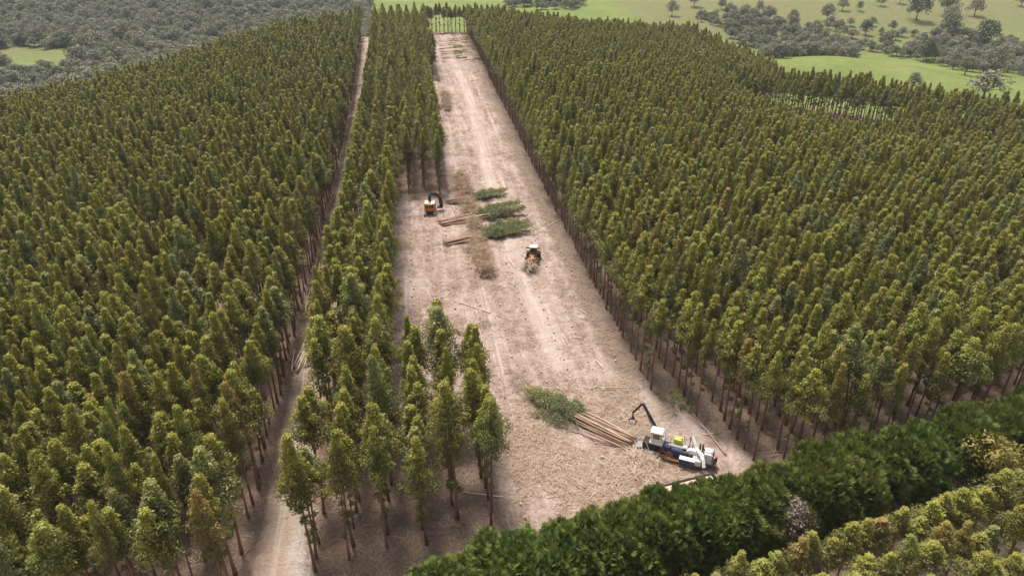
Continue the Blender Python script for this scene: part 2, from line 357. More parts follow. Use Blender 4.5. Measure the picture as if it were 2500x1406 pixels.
def ground_mat():
    m, n, b = newmat('ground_surface'); g = G(n); p = g.pos()
    big = g.noise(p, .035, 5, .6); mid = g.noise(p, .35, 5, .6); fine = g.noise(p, 2.6, 6, .7); vfine = g.noise(p, 9.0, 3, .7)
    along = g.noise(g.mapping(p, (.62, .07, 1)), 1.0, 5, .65, .7); across = g.noise(g.mapping(p, (.30, 1.0, 1)), 1.0, 6, .7, 1.6)
    rut = g.noise(g.mapping(p, (1.5, .022, 1)), .62, 3, .5, .35)
    # forest floor
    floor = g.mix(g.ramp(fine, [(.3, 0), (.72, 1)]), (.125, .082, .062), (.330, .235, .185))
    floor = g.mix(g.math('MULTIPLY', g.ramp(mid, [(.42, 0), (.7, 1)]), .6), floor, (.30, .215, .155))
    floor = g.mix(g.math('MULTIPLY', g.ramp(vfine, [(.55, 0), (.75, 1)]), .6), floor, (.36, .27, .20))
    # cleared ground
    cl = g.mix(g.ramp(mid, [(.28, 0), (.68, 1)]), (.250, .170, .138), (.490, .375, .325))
    cl = g.mix(g.math('MULTIPLY', g.ramp(along, [(.45, 0), (.68, 1)]), .75), cl, (.57, .455, .412))
    cl = g.mix(g.math('MULTIPLY', g.ramp(across, [(.52, 0), (.66, 1)]), .75), cl, (.185, .125, .095))
    cl = g.mix(g.math('MULTIPLY', g.ramp(rut, [(.60, 0), (.66, 1)]), .5), cl, (.60, .50, .45))
    cl = g.mix(g.math('MULTIPLY', g.ramp(big, [(.52, 0), (.66, 1)]), .5), cl, (.56, .475, .43))
    cl = g.mix(g.math('MULTIPLY', g.ramp(fine, [(.52, 0), (.72, 1)]), .8), cl, (.165, .112, .088))
    cl = g.mix(g.math('MULTIPLY', g.ramp(vfine, [(.56, 0), (.74, 1)]), .5), cl, (.62, .51, .43))
    cl = g.mix(g.math('MULTIPLY', g.attr('w_grey'), .65), cl, g.mix(g.ramp(fine, [(.3, 0), (.7, 1)]), (.27, .225, .205), (.55, .475, .45)))
    cl = g.mix(g.math('MULTIPLY', g.attr('w_trail'), g.ramp(mid, [(.25, .95), (.75, .45)])), cl, g.mix(g.ramp(along, [(.3, 0), (.7, 1)]), (.47, .37, .325), (.60, .50, .455)))
    grn = g.noise(p, .11, 4, .6, .4); cl = g.mix(g.math('MULTIPLY', g.ramp(grn, [(.60, 0), (.72, 1)]), .35), cl, (.22, .22, .12))
    trk = g.mix(g.ramp(fine, [(.3, 0), (.7, 1)]), (.34, .245, .185), (.50, .385, .31))
    trk = g.mix(g.math('MULTIPLY', g.ramp(rut, [(.55, 0), (.63, 1)]), .7), trk, (.55, .46, .40))
    trk = g.mix(g.attr('w_ash'), trk, g.mix(mid, (.42, .40, .39), (.70, .67, .64)))
    gr = g.mix(g.ramp(g.noise(p, .02, 6, .65), [(.35, 0), (.65, 1)]), (.150, .200, .050), (.225, .260, .078))
    dry = g.mix(g.ramp(g.noise(p, .05, 5, .65), [(.35, 0), (.65, 1)]), (.205, .182, .088), (.165, .190, .072))
    gr = g.mix(g.attr('w_dry'), gr, dry)
    gr = g.mix(g.math('MULTIPLY', g.ramp(g.noise(g.mapping(p, (.5, 1, 1)), .55, 5, .75), [(.46, 0), (.62, 1)]), .4), gr, (.105, .115, .05))
    gr = g.mix(g.math('MULTIPLY', g.ramp(g.noise(p, .16, 5, .7), [(.45, 0), (.7, 1)]), .5), gr, (.115, .125, .048))
    flo = g.noise(g.mapping(p, (.02, .035, 1)), 1.0, 4, .6); gr = g.mix(g.math('MULTIPLY', g.ramp(flo, [(.66, 0), (.74, 1)]), .6), gr, (.40, .34, .06))
    snd = g.mix(mid, (.68, .52, .38), (.78, .62, .47))
    edge = g.math('MULTIPLY', g.math('SUBTRACT', mid, .5), 1.2)
    def wgt(a, k=1.0): return g.ramp(g.math('ADD', g.attr(a), g.math('MULTIPLY', edge, k)), [(.3, 0), (.7, 1)])
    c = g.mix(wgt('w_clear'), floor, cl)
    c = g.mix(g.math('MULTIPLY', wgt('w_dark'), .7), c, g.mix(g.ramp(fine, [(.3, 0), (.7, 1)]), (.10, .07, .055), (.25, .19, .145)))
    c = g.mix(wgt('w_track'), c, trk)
    c = g.mix(wgt('w_grass', .5), c, gr)
    c = g.mix(wgt('w_sand', .5), c, snd)
    g.link(c, b.inputs['Base Color']); b.inputs['Roughness'].default_value = .95; b.inputs['Specular IOR Level'].default_value = .1
    o = g.node('ShaderNodeBump'); o.inputs['Strength'].default_value = .9; o.inputs['Distance'].default_value = .45
    hgt = g.math('ADD', g.math('MULTIPLY', fine, .6), g.math('ADD', g.math('MULTIPLY', across, .8), g.math('MULTIPLY', rut, .4)))
    g.link(hgt, o.inputs['Height']); g.link(o.outputs[0], b.inputs['Normal'])
    return m
M_GROUND = ground_mat()
ATT = dict(w_clear=w_clear, w_track=w_track, w_grass=w_grass, w_sand=w_sand, w_dry=w_dry, w_dark=w_dark, w_grey=w_grey, w_ash=w_ash, w_trail=w_trail)
ATT = {a: d.ravel() for a, d in ATT.items()}
fc = {a: d[FQ].mean(1) for a, d in ATT.items()}
kind_of_face = np.zeros(len(FQ), int)
kind_of_face[fc['w_clear'] > .5] = 1; kind_of_face[fc['w_track'] > .5] = 2; kind_of_face[fc['w_grass'] > .5] = 3; kind_of_face[fc['w_sand'] > .5] = 4
for kf, nm, lb in ((0, 'forest_floor', 'brown leaf and bark litter on the plantation floor'), (1, 'cleared_ground', 'pinkish bare felled strip with wheel ruts and bark litter'),
                   (2, 'dirt_track', 'pale dirt tracks along the plantation rows'), (3, 'pasture', 'green hill pasture beyond the plantation'), (4, 'sandy_ground', 'bare sandy ground under the corner plantation')):
    F = FQ[kind_of_face == kf]; used = np.unique(F); mp = np.full(len(V), -1); mp[used] = np.arange(len(used))
    o = mobj(nm, np_mesh(nm, V[used], mp[F], M_GROUND, {a: d[used] for a, d in ATT.items()}, smooth=True)); tag(o, lb, 'ground', kind='structure')

# ------------------------------------------------------------------ foliage builders
def unit(v): return v / (np.linalg.norm(v, axis=-1, keepdims=True) + 1e-9)
def rhombi(c, ax, wd, L, W, cup=0.0):
    "one diamond leaf per row of c"
    L = np.broadcast_to(np.asarray(L), (len(c),))[:, None]; W = np.broadcast_to(np.asarray(W), (len(c),))[:, None]
    a = c; t = c + ax * L; m = c + ax * L * .45
    v = np.stack([a, m + wd * W, t, m - wd * W], 1).reshape(-1, 3)
    return v, np.arange(len(c) * 4).reshape(-1, 4)
def sph(g_, n):
    d = g_.normal(size=(n, 3)); return unit(d)
def spray(g_, centres, radii, n, L, W, droop=.6, squash=.85, up=.35, shell=.55):
    "leaf clumps: n diamonds about each centre, thicker on the upper outer side"
    C = np.repeat(centres, n, 0); Rr = np.repeat(radii, n)[:, None]
    d = sph(g_, len(C)); d[:, 2] += up; d = unit(d)
    p = C + d * Rr * (shell + (1.08 - shell) * np.sqrt(g_.random((len(C), 1)))) * np.array([1, 1, squash])
    nn = unit(d + g_.normal(size=d.shape) * .42)                     # leaves lie on the clump like shingles, tips hanging
    ax = g_.normal(size=d.shape) * .6 + np.array([0, 0, -droop]) + d * .35
    ax = unit(ax - nn * (ax * nn).sum(1, keepdims=True) * .8)
    wd = unit(np.cross(ax, nn))
    return rhombi(p, ax, wd, L * (.6 + .8 * g_.random(len(C))), W * (.6 + .8 * g_.random(len(C)))), d
def gum(seed, H=19.0, base=.45, Rm=1.75, ncl=44, nleaf=60, lean=.5, thin=1.0):
    "trunk MB and crown arrays of a plantation gum; returns (trunk MB, V, F, young)"
    g_ = np.random.default_rng(seed); la = g_.random() * 6.28; lv = np.array([math.cos(la), math.sin(la)]) * lean * g_.random()
    wob = g_.normal(size=(2, 2)) * .12
    def axis_at(h):
        u = h / H; return np.array([lv[0] * u ** 2 + wob[0, 0] * math.sin(u * 5) + wob[0, 1] * u, lv[1] * u ** 2 + wob[1, 0] * math.sin(u * 4 + 1) + wob[1, 1] * u, h])
    tr = MB(); hs_ = np.linspace(0, H * .97, 9)
    tr.tube([axis_at(h) for h in hs_], [.17 * (1 - .84 * (h / H)) + (.07 if h == 0 else 0) for h in hs_], 7)
    cen = []; rad = []; yg = []
    for k in range(ncl):
        u = (k + .5) / ncl; u = u ** .92
        prof = (.70 + .30 * min(1, u / .22)) if u < .22 else max(.04, ((1 - u) / .78)) ** 1.05
        r = Rm * prof; a = k * 2.39996 + g_.normal() * .5; rr = r * (.25 + .80 * g_.random()) * thin * (1 + .32 * math.sin(a + la) + .22 * math.sin(2 * a + 3 * u + la))
        h = H * (base + (1 - base) * u) - .5 * rr * .5
        c = axis_at(h) + np.array([math.cos(a) * rr, math.sin(a) * rr, 0]); cr = (.24 + .42 * prof) * (.70 + .6 * g_.random()) * Rm / 1.6
        cen.append(c); rad.append(cr)
        yg.append(np.clip(.10 + .85 * max(0, (u - .30) / .70) ** 1.25 + g_.normal() * .24, 0, 1))  # new growth and painted light on the tips, stronger up the crown
        if k % 3 == 0 and u < .9:                       # the limb that carries the clump
            q = axis_at(h - rr * .75); tr.tube([q, (q + c) / 2 + np.array([0, 0, .05]), c], [.045, .03, .015], 4)
    for k in range(5):                                  # dead stubs below the crown
        h = H * g_.uniform(.15, base); q = axis_at(h); a = g_.random() * 6.28; l = g_.uniform(.4, 1.3)
        tr.tube([q, q + np.array([math.cos(a) * l, math.sin(a) * l, l * .35])], [.028, .008], 3)
    cen.append(axis_at(H - .2)); rad.append(.26); yg.append(.95)
    for k in range(2 + seed % 4):
        h = H * g_.uniform(.22, base); a = g_.random() * 6.28; cen.append(axis_at(h) + np.array([math.cos(a), math.sin(a), 0]) * .5); rad.append(.35); yg.append(0.1)
    cen = np.array(cen); rad = np.array(rad); yg = np.array(yg)
    (v, f), d = spray(g_, cen, rad, nleaf, .28, .075)
    young_lit = np.clip(np.repeat(yg, nleaf) + .22 * np.clip(d[:, 2], 0, 1) + g_.normal(size=len(d)) * .10, 0, 1)  # upper leaves of each clump painted paler, as if lit from above
    return tr, v, f, np.repeat(young_lit, 4)
NG = 12
GUM = []
for k in range(NG):
    g0 = np.random.default_rng(100 + k)
    tr, v, f, yg = gum(200 + k, 19.0, g0.uniform(.52, .65), g0.uniform(1.7, 2.25), 48 + k % 3 * 8, 84, g0.uniform(.3, 1.3))
    GUM.append((tr.mesh('trunk', M_BARK, True), np_mesh('crown', v, f, M_GUM, {'young_lit': yg}), tr, v, f, yg))
def joined(name, tr, v, f, yg, m0, m1):
    "trunk and crown in one mesh, for the trees of a mass"
    tv = np.array(tr.v); q = [x for x in tr.f if len(x) == 4]
    V_ = np.concatenate([tv, v]); F_ = np.concatenate([np.array(q, int), f + len(tv)])
    me = np_mesh(name, V_, F_, [m0, m1], {'young_lit': np.concatenate([np.zeros(len(tv)), yg])})
    me.polygons.foreach_set('material_index', np.r_[np.zeros(len(q), np.int32), np.ones(len(f), np.int32)]); me.update()
    return me
def scatter(name, src, P, rz, scl, idx, tint, label, cat, tilt=None):
    "ONE stuff object whose points carry copies of the meshes in src"
    c = bpy.data.collections.new(name + '_kinds')
    for k, me in enumerate(src): c.objects.link(bpy.data.objects.new('%s_kind_%02d' % (name, k), me))
    n = len(P); me = bpy.data.meshes.new(name); me.vertices.add(n); me.vertices.foreach_set('co', np.asarray(P, np.float32).ravel())
    rot = np.zeros((n, 3), np.float32); rot[:, 2] = rz
    if tilt is not None: rot[:, :2] = tilt
    scl = np.asarray(scl, np.float32)
    if scl.ndim == 1: scl = np.stack([scl] * 3, 1)
    for a, t, d, fld in (('rot', 'FLOAT_VECTOR', rot, 'vector'), ('scl', 'FLOAT_VECTOR', scl, 'vector'), ('idx', 'INT', np.asarray(idx, np.int32), 'value'), ('tint', 'FLOAT', np.asarray(tint, np.float32), 'value')):
        at = me.attributes.new(a, t, 'POINT'); at.data.foreach_set(fld, np.ascontiguousarray(d).ravel())
    me.update(); o = mobj(name, me); tag(o, label, cat, kind='stuff')
    ng = bpy.data.node_groups.new(name, 'GeometryNodeTree')
    ng.interface.new_socket('Geometry', in_out='INPUT', socket_type='NodeSocketGeometry'); ng.interface.new_socket('Geometry', in_out='OUTPUT', socket_type='NodeSocketGeometry')
    gi = ng.nodes.new('NodeGroupInput'); go = ng.nodes.new('NodeGroupOutput'); ip = ng.nodes.new('GeometryNodeInstanceOnPoints'); ci = ng.nodes.new('GeometryNodeCollectionInfo')
    ci.inputs['Collection'].default_value = c; ci.inputs['Separate Children'].default_value = True; ci.inputs['Reset Children'].default_value = True
    ip.inputs['Pick Instance'].default_value = True
    for a, t, sock in (('rot', 'FLOAT_VECTOR', 'Rotation'), ('scl', 'FLOAT_VECTOR', 'Scale'), ('idx', 'INT', 'Instance Index')):
        na = ng.nodes.new('GeometryNodeInputNamedAttribute'); na.data_type = t; na.inputs['Name'].default_value = a
        out = [q for q in na.outputs if q.enabled and q.name == 'Attribute'][0]
        if sock == 'Rotation':
            e2r = ng.nodes.new('FunctionNodeEulerToRotation'); ng.links.new(out, e2r.inputs[0]); out = e2r.outputs[0]
        ng.links.new(out, ip.inputs[sock])
    ng.links.new(gi.outputs[0], ip.inputs['Points']); ng.links.new(ci.outputs[0], ip.inputs['Instance']); ng.links.new(ip.outputs[0], go.inputs[0])
    md = o.modifiers.new('scatter', 'NODES'); md.node_group = ng
    return o

# ------------------------------------------------------------------ plantation: where every tree stands
TREES = []   # (x, y, height scale, width scale, block, row)
def row_trees(x0, y0, y1, block, row, keep=None, step=2.55):
    y = y0 + rng.uniform(0, 1.2)
    while y < y1:
        x = x0 + drift(y) + rng.normal(0, .22)
        if (keep is None or inpoly(np.array([x]), np.array([y]), keep)[0]) and rng.random() > .035:
            hsc = np.clip(rng.normal(.96, .09), .70, 1.14)
            if rng.random() < .06: hsc *= .8
            TREES.append((x, y, hsc * (1 - .18 * sst(230, 420, y)), np.clip(rng.normal(1.0, .17), .66, 1.4) * (1.08 if block in ('short', 'long') and y < 130 else 1.0), block, row))
        y += step * rng.uniform(.75, 1.25)
for k in range(60): row_trees(-24.2 - 4.4 * k, 20, 440, 'left', k + 1, LEFT)
for k, x0 in enumerate((-14.9, -10.4, -6.0)): row_trees(x0, mid_y(x0), 432, 'long', k + 1)
for k, x0 in enumerate((-1.6, 2.8, 7.2)):
    row_trees(x0, mid_y(x0), 91.5, 'short', k + 1)
    row_trees(x0, 186 + (4, 6, 0)[k], 432, 'far', k + 1)
row_trees(11.6, 325, 432, 'far', 4)
for k in range(66): row_trees(37.6 + 4.4 * k, 60, 456, 'right', k + 1, RIGHT)
for k in range(66): row_trees(37.6 + 4.4 * k, 200, 340, 'strip', k + 1, STRIP)
for k in range(12):                                      # one thin line of trees across the far end
    for m_ in range(2): TREES.append((14.5 + 2.3 * k + rng.normal(0, .5), 432.5 + 4.6 * m_ + rng.normal(0, .8), rng.uniform(.72, .88), rng.uniform(.85, 1.2), 'end', m_ + 1))
for r_ in range(5):                                      # corner plantation, rows parallel to the hedge
    x = 10.0
    while x < 110:
        y = (42.0, 37.6, 33.2, 28.8, 24.4)[r_] + .17 * x
        TREES.append((x + rng.normal(0, .2), y + rng.normal(0, .25), rng.uniform(.43, .60), rng.uniform(.75, 1.05), 'corner', r_ + 1)); x += 2.5 * rng.uniform(.75, 1.25)
GAPS = [(pick(x_, y_)[:2], r_) for x_, y_, r_ in ((430, 690, 4.5), (522, 700, 5), (395, 520, 3.5), (280, 880, 3.5), (2180, 700, 4), (1990, 560, 3.5), (640, 500, 3.5), (560, 905, 3))]
TREES = [t for t in TREES if t[4] not in ('left', 'right') or all((t[0] - c_[0]) ** 2 + (t[1] - c_[1]) ** 2 > r_ * r_ for c_, r_ in GAPS)]
T = np.array([t[:4] for t in TREES]); tz = height(T[:, 0], T[:, 1])
def tint_of(n):
    "most are olive, some lime, some grey green, a few bronze"
    a = rng.random(n); return np.where(a < .60, rng.uniform(0, .48, n), np.where(a < .80, rng.uniform(.5, .66, n), np.where(a < .965, rng.uniform(.70, .84, n), rng.uniform(.88, 1, n))))
tint = tint_of(len(T)); tid = rng.integers(0, NG, len(T)); trz = rng.random(len(T)) * 6.283
px, py, dep = project(np.stack([T[:, 0], T[:, 1], tz + 19 * T[:, 2] * .78], 1))
inview = (dep > 10) & (px > 10) & (px < 2490) & (py > 8) & (py < 1398)
near = (dep > 10) & (px > -60) & (px < 2560) & (py < 1460)
order = np.argsort(np.where(inview, dep, 1e9)); single = np.zeros(len(T), bool); single[order[:300]] = True
ROWTXT = {('long', 1): 'the long row beside the dirt track', ('long', 2): 'the middle long row right of the track', ('long', 3): 'the long row bordering the cleared strip',
          ('short', 1): 'the left short row', ('short', 2): 'the middle short row', ('short', 3): 'the right short row'}
def rowtext(b, r_):
    if (b, r_) in ROWTXT: return ROWTXT[(b, r_)]
    if b == 'left': return '%s row left of the dirt track' % ordw(r_)
    if b == 'right': return '%s row right of the cleared strip' % ordw(r_)
    if b == 'corner': return '%s row before the conifer hedge' % ordw(r_)
    return 'the far rows'
GRP = {'left': 'plantation gums left of the dirt track', 'long': 'gums in the long rows by the cleared strip', 'short': 'gums in the short rows', 'right': 'plantation gums right of the cleared strip', 'corner': 'gums in the corner plantation'}
rows = {}
for i in np.where(single)[0]: rows.setdefault((TREES[i][4], TREES[i][5]), []).append(i)
for (b, r_), ids in rows.items():
    ids.sort(key=lambda i: T[i, 0] if b == 'corner' else T[i, 1])
    for n_, i in enumerate(ids):
        tone = 'olive' if tint[i] < .49 else 'lime topped' if tint[i] < .68 else 'grey green' if tint[i] < .86 else 'bronze tipped'
        end = 'left end' if b == 'corner' else 'near end'
        lab = '%s gum, %s from %s of %s' % (tone, ordw(n_ + 1), end, rowtext(b, r_))
        e = empty('gum_tree', (T[i, 0], T[i, 1], tz[i] - .05), trz[i], lab, 'tree', GRP.get(b, 'plantation gums'))
        e.scale = (T[i, 3], T[i, 3], T[i, 2])
        mobj('trunk', GUM[tid[i]][0], e); c = mobj('crown', GUM[tid[i]][1], e); c['tint'] = float(tint[i])
rest = ~single & ((dep < 10) | (px < 3000) & (px > -500))
SRC = [joined('gum_%d' % k, GUM[k][2], GUM[k][3], GUM[k][4], GUM[k][5], M_BARK, M_GUM) for k in range(NG)]
scatter('plantation', SRC, np.stack([T[rest, 0], T[rest, 1], tz[rest] - .05], 1), trz[rest], np.stack([T[rest, 3], T[rest, 3], T[rest, 2]], 1), tid[rest], tint[rest],
        'rows of slim olive plantation gums covering the hill', 'trees')
print('trees', len(T), 'single', single.sum(), 'depth of last', dep[order[299]])

# ------------------------------------------------------------------ conifer hedge and the shrubs before it
def cypress(seed, H=9.5, rx=3.0, ry=4.3, n=6500):
    g_ = np.random.default_rng(seed)
    d = sph(g_, n); d[:, 2] = np.abs(d[:, 2]) * 1.15 - .25; d = unit(d)
    lump = 1 + .15 * np.sin(d[:, 0] * 5 + seed) * np.cos(d[:, 1] * 4 + seed * 2) + .10 * np.sin(d[:, 2] * 8 + d[:, 0] * 6 + seed)
    ex = np.sign(d) * np.abs(d) ** .72                                       # a squared-off dome
    p = ex * np.array([rx, ry, H * .62]) * lump[:, None] * (.74 + .30 * g_.random((n, 1)) ** .7) + np.array([0, 0, H * .38])
    p[:, 2] = np.maximum(p[:, 2], .5 + g_.random(n))
    nn = unit(d * np.array([1, .8, .7])); ax = unit(nn * .75 + np.array([0, 0, .28]) + g_.normal(size=(n, 3)) * .32)
    wd = unit(np.cross(ax, nn + g_.normal(size=(n, 3)) * .5)); up = unit(np.cross(wd, ax))
    L = .7 + .65 * g_.random(n); vs = []; fs = []; ys = []; k = 0
    yb = np.clip(.35 + g_.normal(size=n) * .2 + .35 * np.sin(p[:, 0] * 1.1 + seed) * np.cos(p[:, 1] * .9), 0, 1)
    for off, lf, a_ in ((0, 1.05, 0), (.10, .66, .55), (.10, .66, -.55), (.40, .55, .5), (.40, .55, -.5)):     # a little feathered frond
        a2 = unit(ax * math.cos(a_) + wd * math.sin(a_) - up * .12); w2 = unit(np.cross(a2, up) + up * .2)
        v, f = rhombi(p + ax * (L * off)[:, None], a2, w2, L * lf, L * .075 + .015); vs.append(v); fs.append(f + k); k += len(v)
        tip = np.zeros((n, 4)); tip[:, 2] = .45; tip[:, [1, 3]] = .15; ys.append(np.clip(yb[:, None] * .6 + tip + off * .4, 0, 1).ravel())
    tr = MB(); tr.tube([(0, 0, 0), (.05, 0, H * .4), (0, .1, H * .75)], [.32, .24, .1], 7)
    for q in range(14):
        a = q * 2.4; z = H * (.08 + .055 * q); tr.tube([(0, 0, z), (math.cos(a) * rx * .7, math.sin(a) * ry * .7, z + .7)], [.08, .02], 4)
    return tr.mesh('trunk', M_DARKBARK, True), np_mesh('crown', np.concatenate(vs), np.concatenate(fs), M_CYP, {'young_lit': np.concatenate(ys)})
CYP = [cypress(31 + k, 9.5) for k in range(6)]
x = -1.4; k = 0; HP = []
while x < 118:
    HP.append(x); x += 3.7 * rng.uniform(.86, 1.14)
for k, x in enumerate(HP):
    y = float(hedge_y(x)) + rng.normal(0, .35); s_ = ((.70 + .028 * k) if k < 8 else rng.uniform(.85, .93) if 22 < x < 46 else rng.uniform(.88, 1.10))
    e = empty('cypress_tree', (x, y, float(height(x, y)) - .1), math.atan(.17) + rng.normal(0, .12) + (math.pi if rng.random() < .5 else 0),
              'dense dark green cypress, %s from the left end of the long hedge' % ordw(k + 1), 'tree', 'cypress trees of the hedge')
    e.scale = (rng.uniform(.85, 1.12), rng.uniform(.82, 1.04), s_); a, b = CYP[k % 6]; mobj('trunk', a, e); c = mobj('crown', b, e); c['tint'] = float(rng.random())

def bush(seed, H=12.0, W=6.0, m=None, ncl=26, nleaf=60, L=.75, base=.32, flat=1.0, limb=M_DARKBARK):
    "broad many-lobed crown on a forked trunk"
    g_ = np.random.default_rng(seed); cen = []; rad = []; tr = MB()
    tr.tube([(0, 0, 0), (.1, .05, H * base * .6), (.0, .1, H * base)], [H * .028, H * .022, H * .018], 7)
    for k in range(ncl):
        u = (k + .5) / ncl; a = k * 2.39996 + g_.normal() * .4; rr = W * math.sqrt(1 - (u * .96) ** 2) * (.35 + .6 * g_.random())
        h = H * (base + .08 + (.92 - base) * u * flat) - .05 * rr
        c = np.array([math.cos(a) * rr, math.sin(a) * rr, h]); cen.append(c); rad.append(W * (.22 + .13 * g_.random()))
        if k % 2 == 0: tr.tube([(0, .1, H * base * .9), (c[0] * .5, c[1] * .5, H * base + (h - H * base) * .55), tuple(c)], [H * .014, H * .009, H * .004], 5)
    cen = np.array(cen); rad = np.array(rad)
    (v, f), d = spray(g_, cen, rad, nleaf, L, L * .26, droop=.4)
    yg = np.clip(.25 + .5 * np.clip(d[:, 2], 0, 1) + g_.normal(size=len(d)) * .18 + np.repeat(g_.normal(size=ncl) * .15, nleaf), 0, 1)  # top light painted in: leaves on a clump's upper side are paler
    return tr, v, f, np.repeat(yg, 4), np_mesh('crown', v, f, m or M_BUSH, {'young_lit': yg.repeat(4)}), tr.mesh('trunk', limb, True)
def plant(name, b, p, rz, sc, tint_, label, cat, group=None):
    e = empty(name, p, rz, label, cat, group); e.scale = sc if hasattr(sc, '__len__') else (sc,) * 3
    mobj('trunk', b[5], e); c = mobj('crown', b[4], e); c['tint'] = tint_; return e
GB = bush(401, 9.5, 4.2, M_GUM, 34, 130, .36, .22); GB2 = bush(402, 8.5, 3.2, M_GUM, 30, 120, .34, .2)
DB = bush(403, 7.5, 3.4, M_DEAD, 44, 170, .42, .12); SB = bush(404, 5.0, 2.6, M_BUSH, 24, 120, .34, .12)
def before_hedge(px_, py_, z): return at_z(px_, py_, z)
for nm, b, px_, py_, z, sc, tn, lb in (
    ('bronze_gum', GB, 2372, 1075, 8.3, 1.12, .9, 'broad bronze green gum tree bulging out of the conifer hedge'),
    ('bronze_gum', GB2, 2448, 1115, 7.2, 1.05, .86, 'narrower bronze gum beside the broad one before the hedge'),
    ('dead_shrub', DB, 1915, 1245, 5.0, 1.05, .2, 'dead grey brown twiggy shrub before the conifer hedge'),
    ('grey_shrub', SB, 2300, 1172, 4.5, 1.1, .7, 'olive grey shrub in the shade under the bronze gums'),
    ('grey_shrub', SB, 2395, 1165, 4.2, .9, .75, 'olive grey shrub right under the narrower bronze gum'),
    ('grey_shrub', SB, 2195, 1225, 4.0, .8, .3, 'small grey green shrub at the dark foot of the hedge'),
    ('grey_shrub', SB, 2035, 1200, 4.6, .75, .95, 'dark green shrub against the hedge right of the dead shrub')):
    q = before_hedge(px_, py_, z); yy = min(q[1], hedge_y(q[0]) - (5.0 if nm == 'bronze_gum' else 3.6)); g0 = float(height(q[0], yy))
    plant(nm, b, (q[0], yy, g0 - .1), rng.random() * 6, sc, tn, lb, 'shrub' if 'shrub' in nm else 'tree')

for x_, y_, sc, lb in ((2089, 938, .5, 'small leafy sapling under the gums, highest of the low green ones'), (2088, 980, .42, 'small leafy sapling below the highest one under the gums'), (2057, 993, .55, 'dark leafy sapling left of the other low green ones'),
                       (2040, 1044, .55, 'low green sapling closest to the conifer hedge'), (1920, 905, .45, 'low green sapling deep between the gum trunks')):
    q = pick(x_, y_); plant('gum_sapling', GB2, q, rng.random() * 6, (sc * .6, sc * .6, sc * .5), .3, lb, 'sapling')

# ------------------------------------------------------------------ country beyond the plantation
BUSH = [bush(500 + k, 13.0, 5.6, M_BUSH, 24 + 3 * (k % 3), 46, 1.0, .34) for k in range(5)]
def px_poly(pts): return [tuple(pick(*p)[:2]) for p in pts]
WOOD = [[(-430, 300), (-210, 345), (-150, 372), (-112, 405), (-72, 440), (-30, 452), (-24, 520), (-20, 700), (-30, 860), (-10, 1100), (-300, 1200), (-900, 1000), (-900, 500)],
        px_poly([(1690, 45), (1800, 30), (1900, 60), (1960, 95), (2060, 118), (2200, 128), (2260, 100), (2330, 60), (2400, 108), (2500, 100), (2560, 190), (2440, 185), (2330, 172), (2240, 148), (2100, 136), (1950, 143), (1870, 150), (1850, 130), (1740, 70)]),
        px_poly([(1690, 20), (1800, 18), (1960, 62), (2330, 60), (2420, 105), (2300, 120), (2000, 125), (1900, 110)]),
        px_poly([(1225, 4), (1420, 4), (1425, 24), (1300, 26), (1240, 20)])]
GAP = [px_poly([(-60, 118), (205, 124), (205, 158), (130, 178), (90, 192), (60, 170), (-60, 165)]), px_poly([(235, 106), (262, 106), (262, 118), (235, 118)]), px_poly([(2270, 60), (2500, 40), (2500, 95), (2400, 100), (2330, 90)])]
wp = []
for poly, dens in zip(WOOD, (1 / 58., 1 / 60., 1 / 330., 1 / 50.)):
    a = np.array(poly); lo, hi = a.min(0), a.max(0); n_ = int((hi - lo).prod() * dens)
    q = lo + rng.random((n_, 2)) * (hi - lo); k_ = inpoly(q[:, 0], q[:, 1], poly)
    for gp in GAP: k_ &= ~inpoly(q[:, 0], q[:, 1], gp)
    wp.append(q[k_])
wp = np.concatenate(wp); wz = height(wp[:, 0], wp[:, 1])
a_, b_, d_ = project(np.stack([wp[:, 0], wp[:, 1], wz + 6], 1)); k_ = (d_ > 0) & (a_ > -200) & (a_ < 2700) & (b_ > -160); wp = wp[k_]; wz = wz[k_]; n_ = len(wp)
ws = np.clip(rng.normal(.80, .2, n_), .35, 1.3) * np.where(wp[:, 0] > 0, .85, 1.0)
BS = [joined('bush_%d' % k, b[0], b[1], b[2], b[3], M_DARKBARK, M_BUSH) for k, b in enumerate(BUSH)]
scatter('woodland', BS, np.stack([wp[:, 0], wp[:, 1], wz - .3], 1), rng.random(n_) * 6.28, np.stack([ws * rng.uniform(.85, 1.25, n_), ws * rng.uniform(.85, 1.25, n_), ws * rng.uniform(.7, 1.0, n_)], 1),
        rng.integers(0, 5, n_), np.clip(rng.normal(.45, .3, n_), 0, 1), 'grey green native woodland in the valleys beyond the plantation', 'woodland')
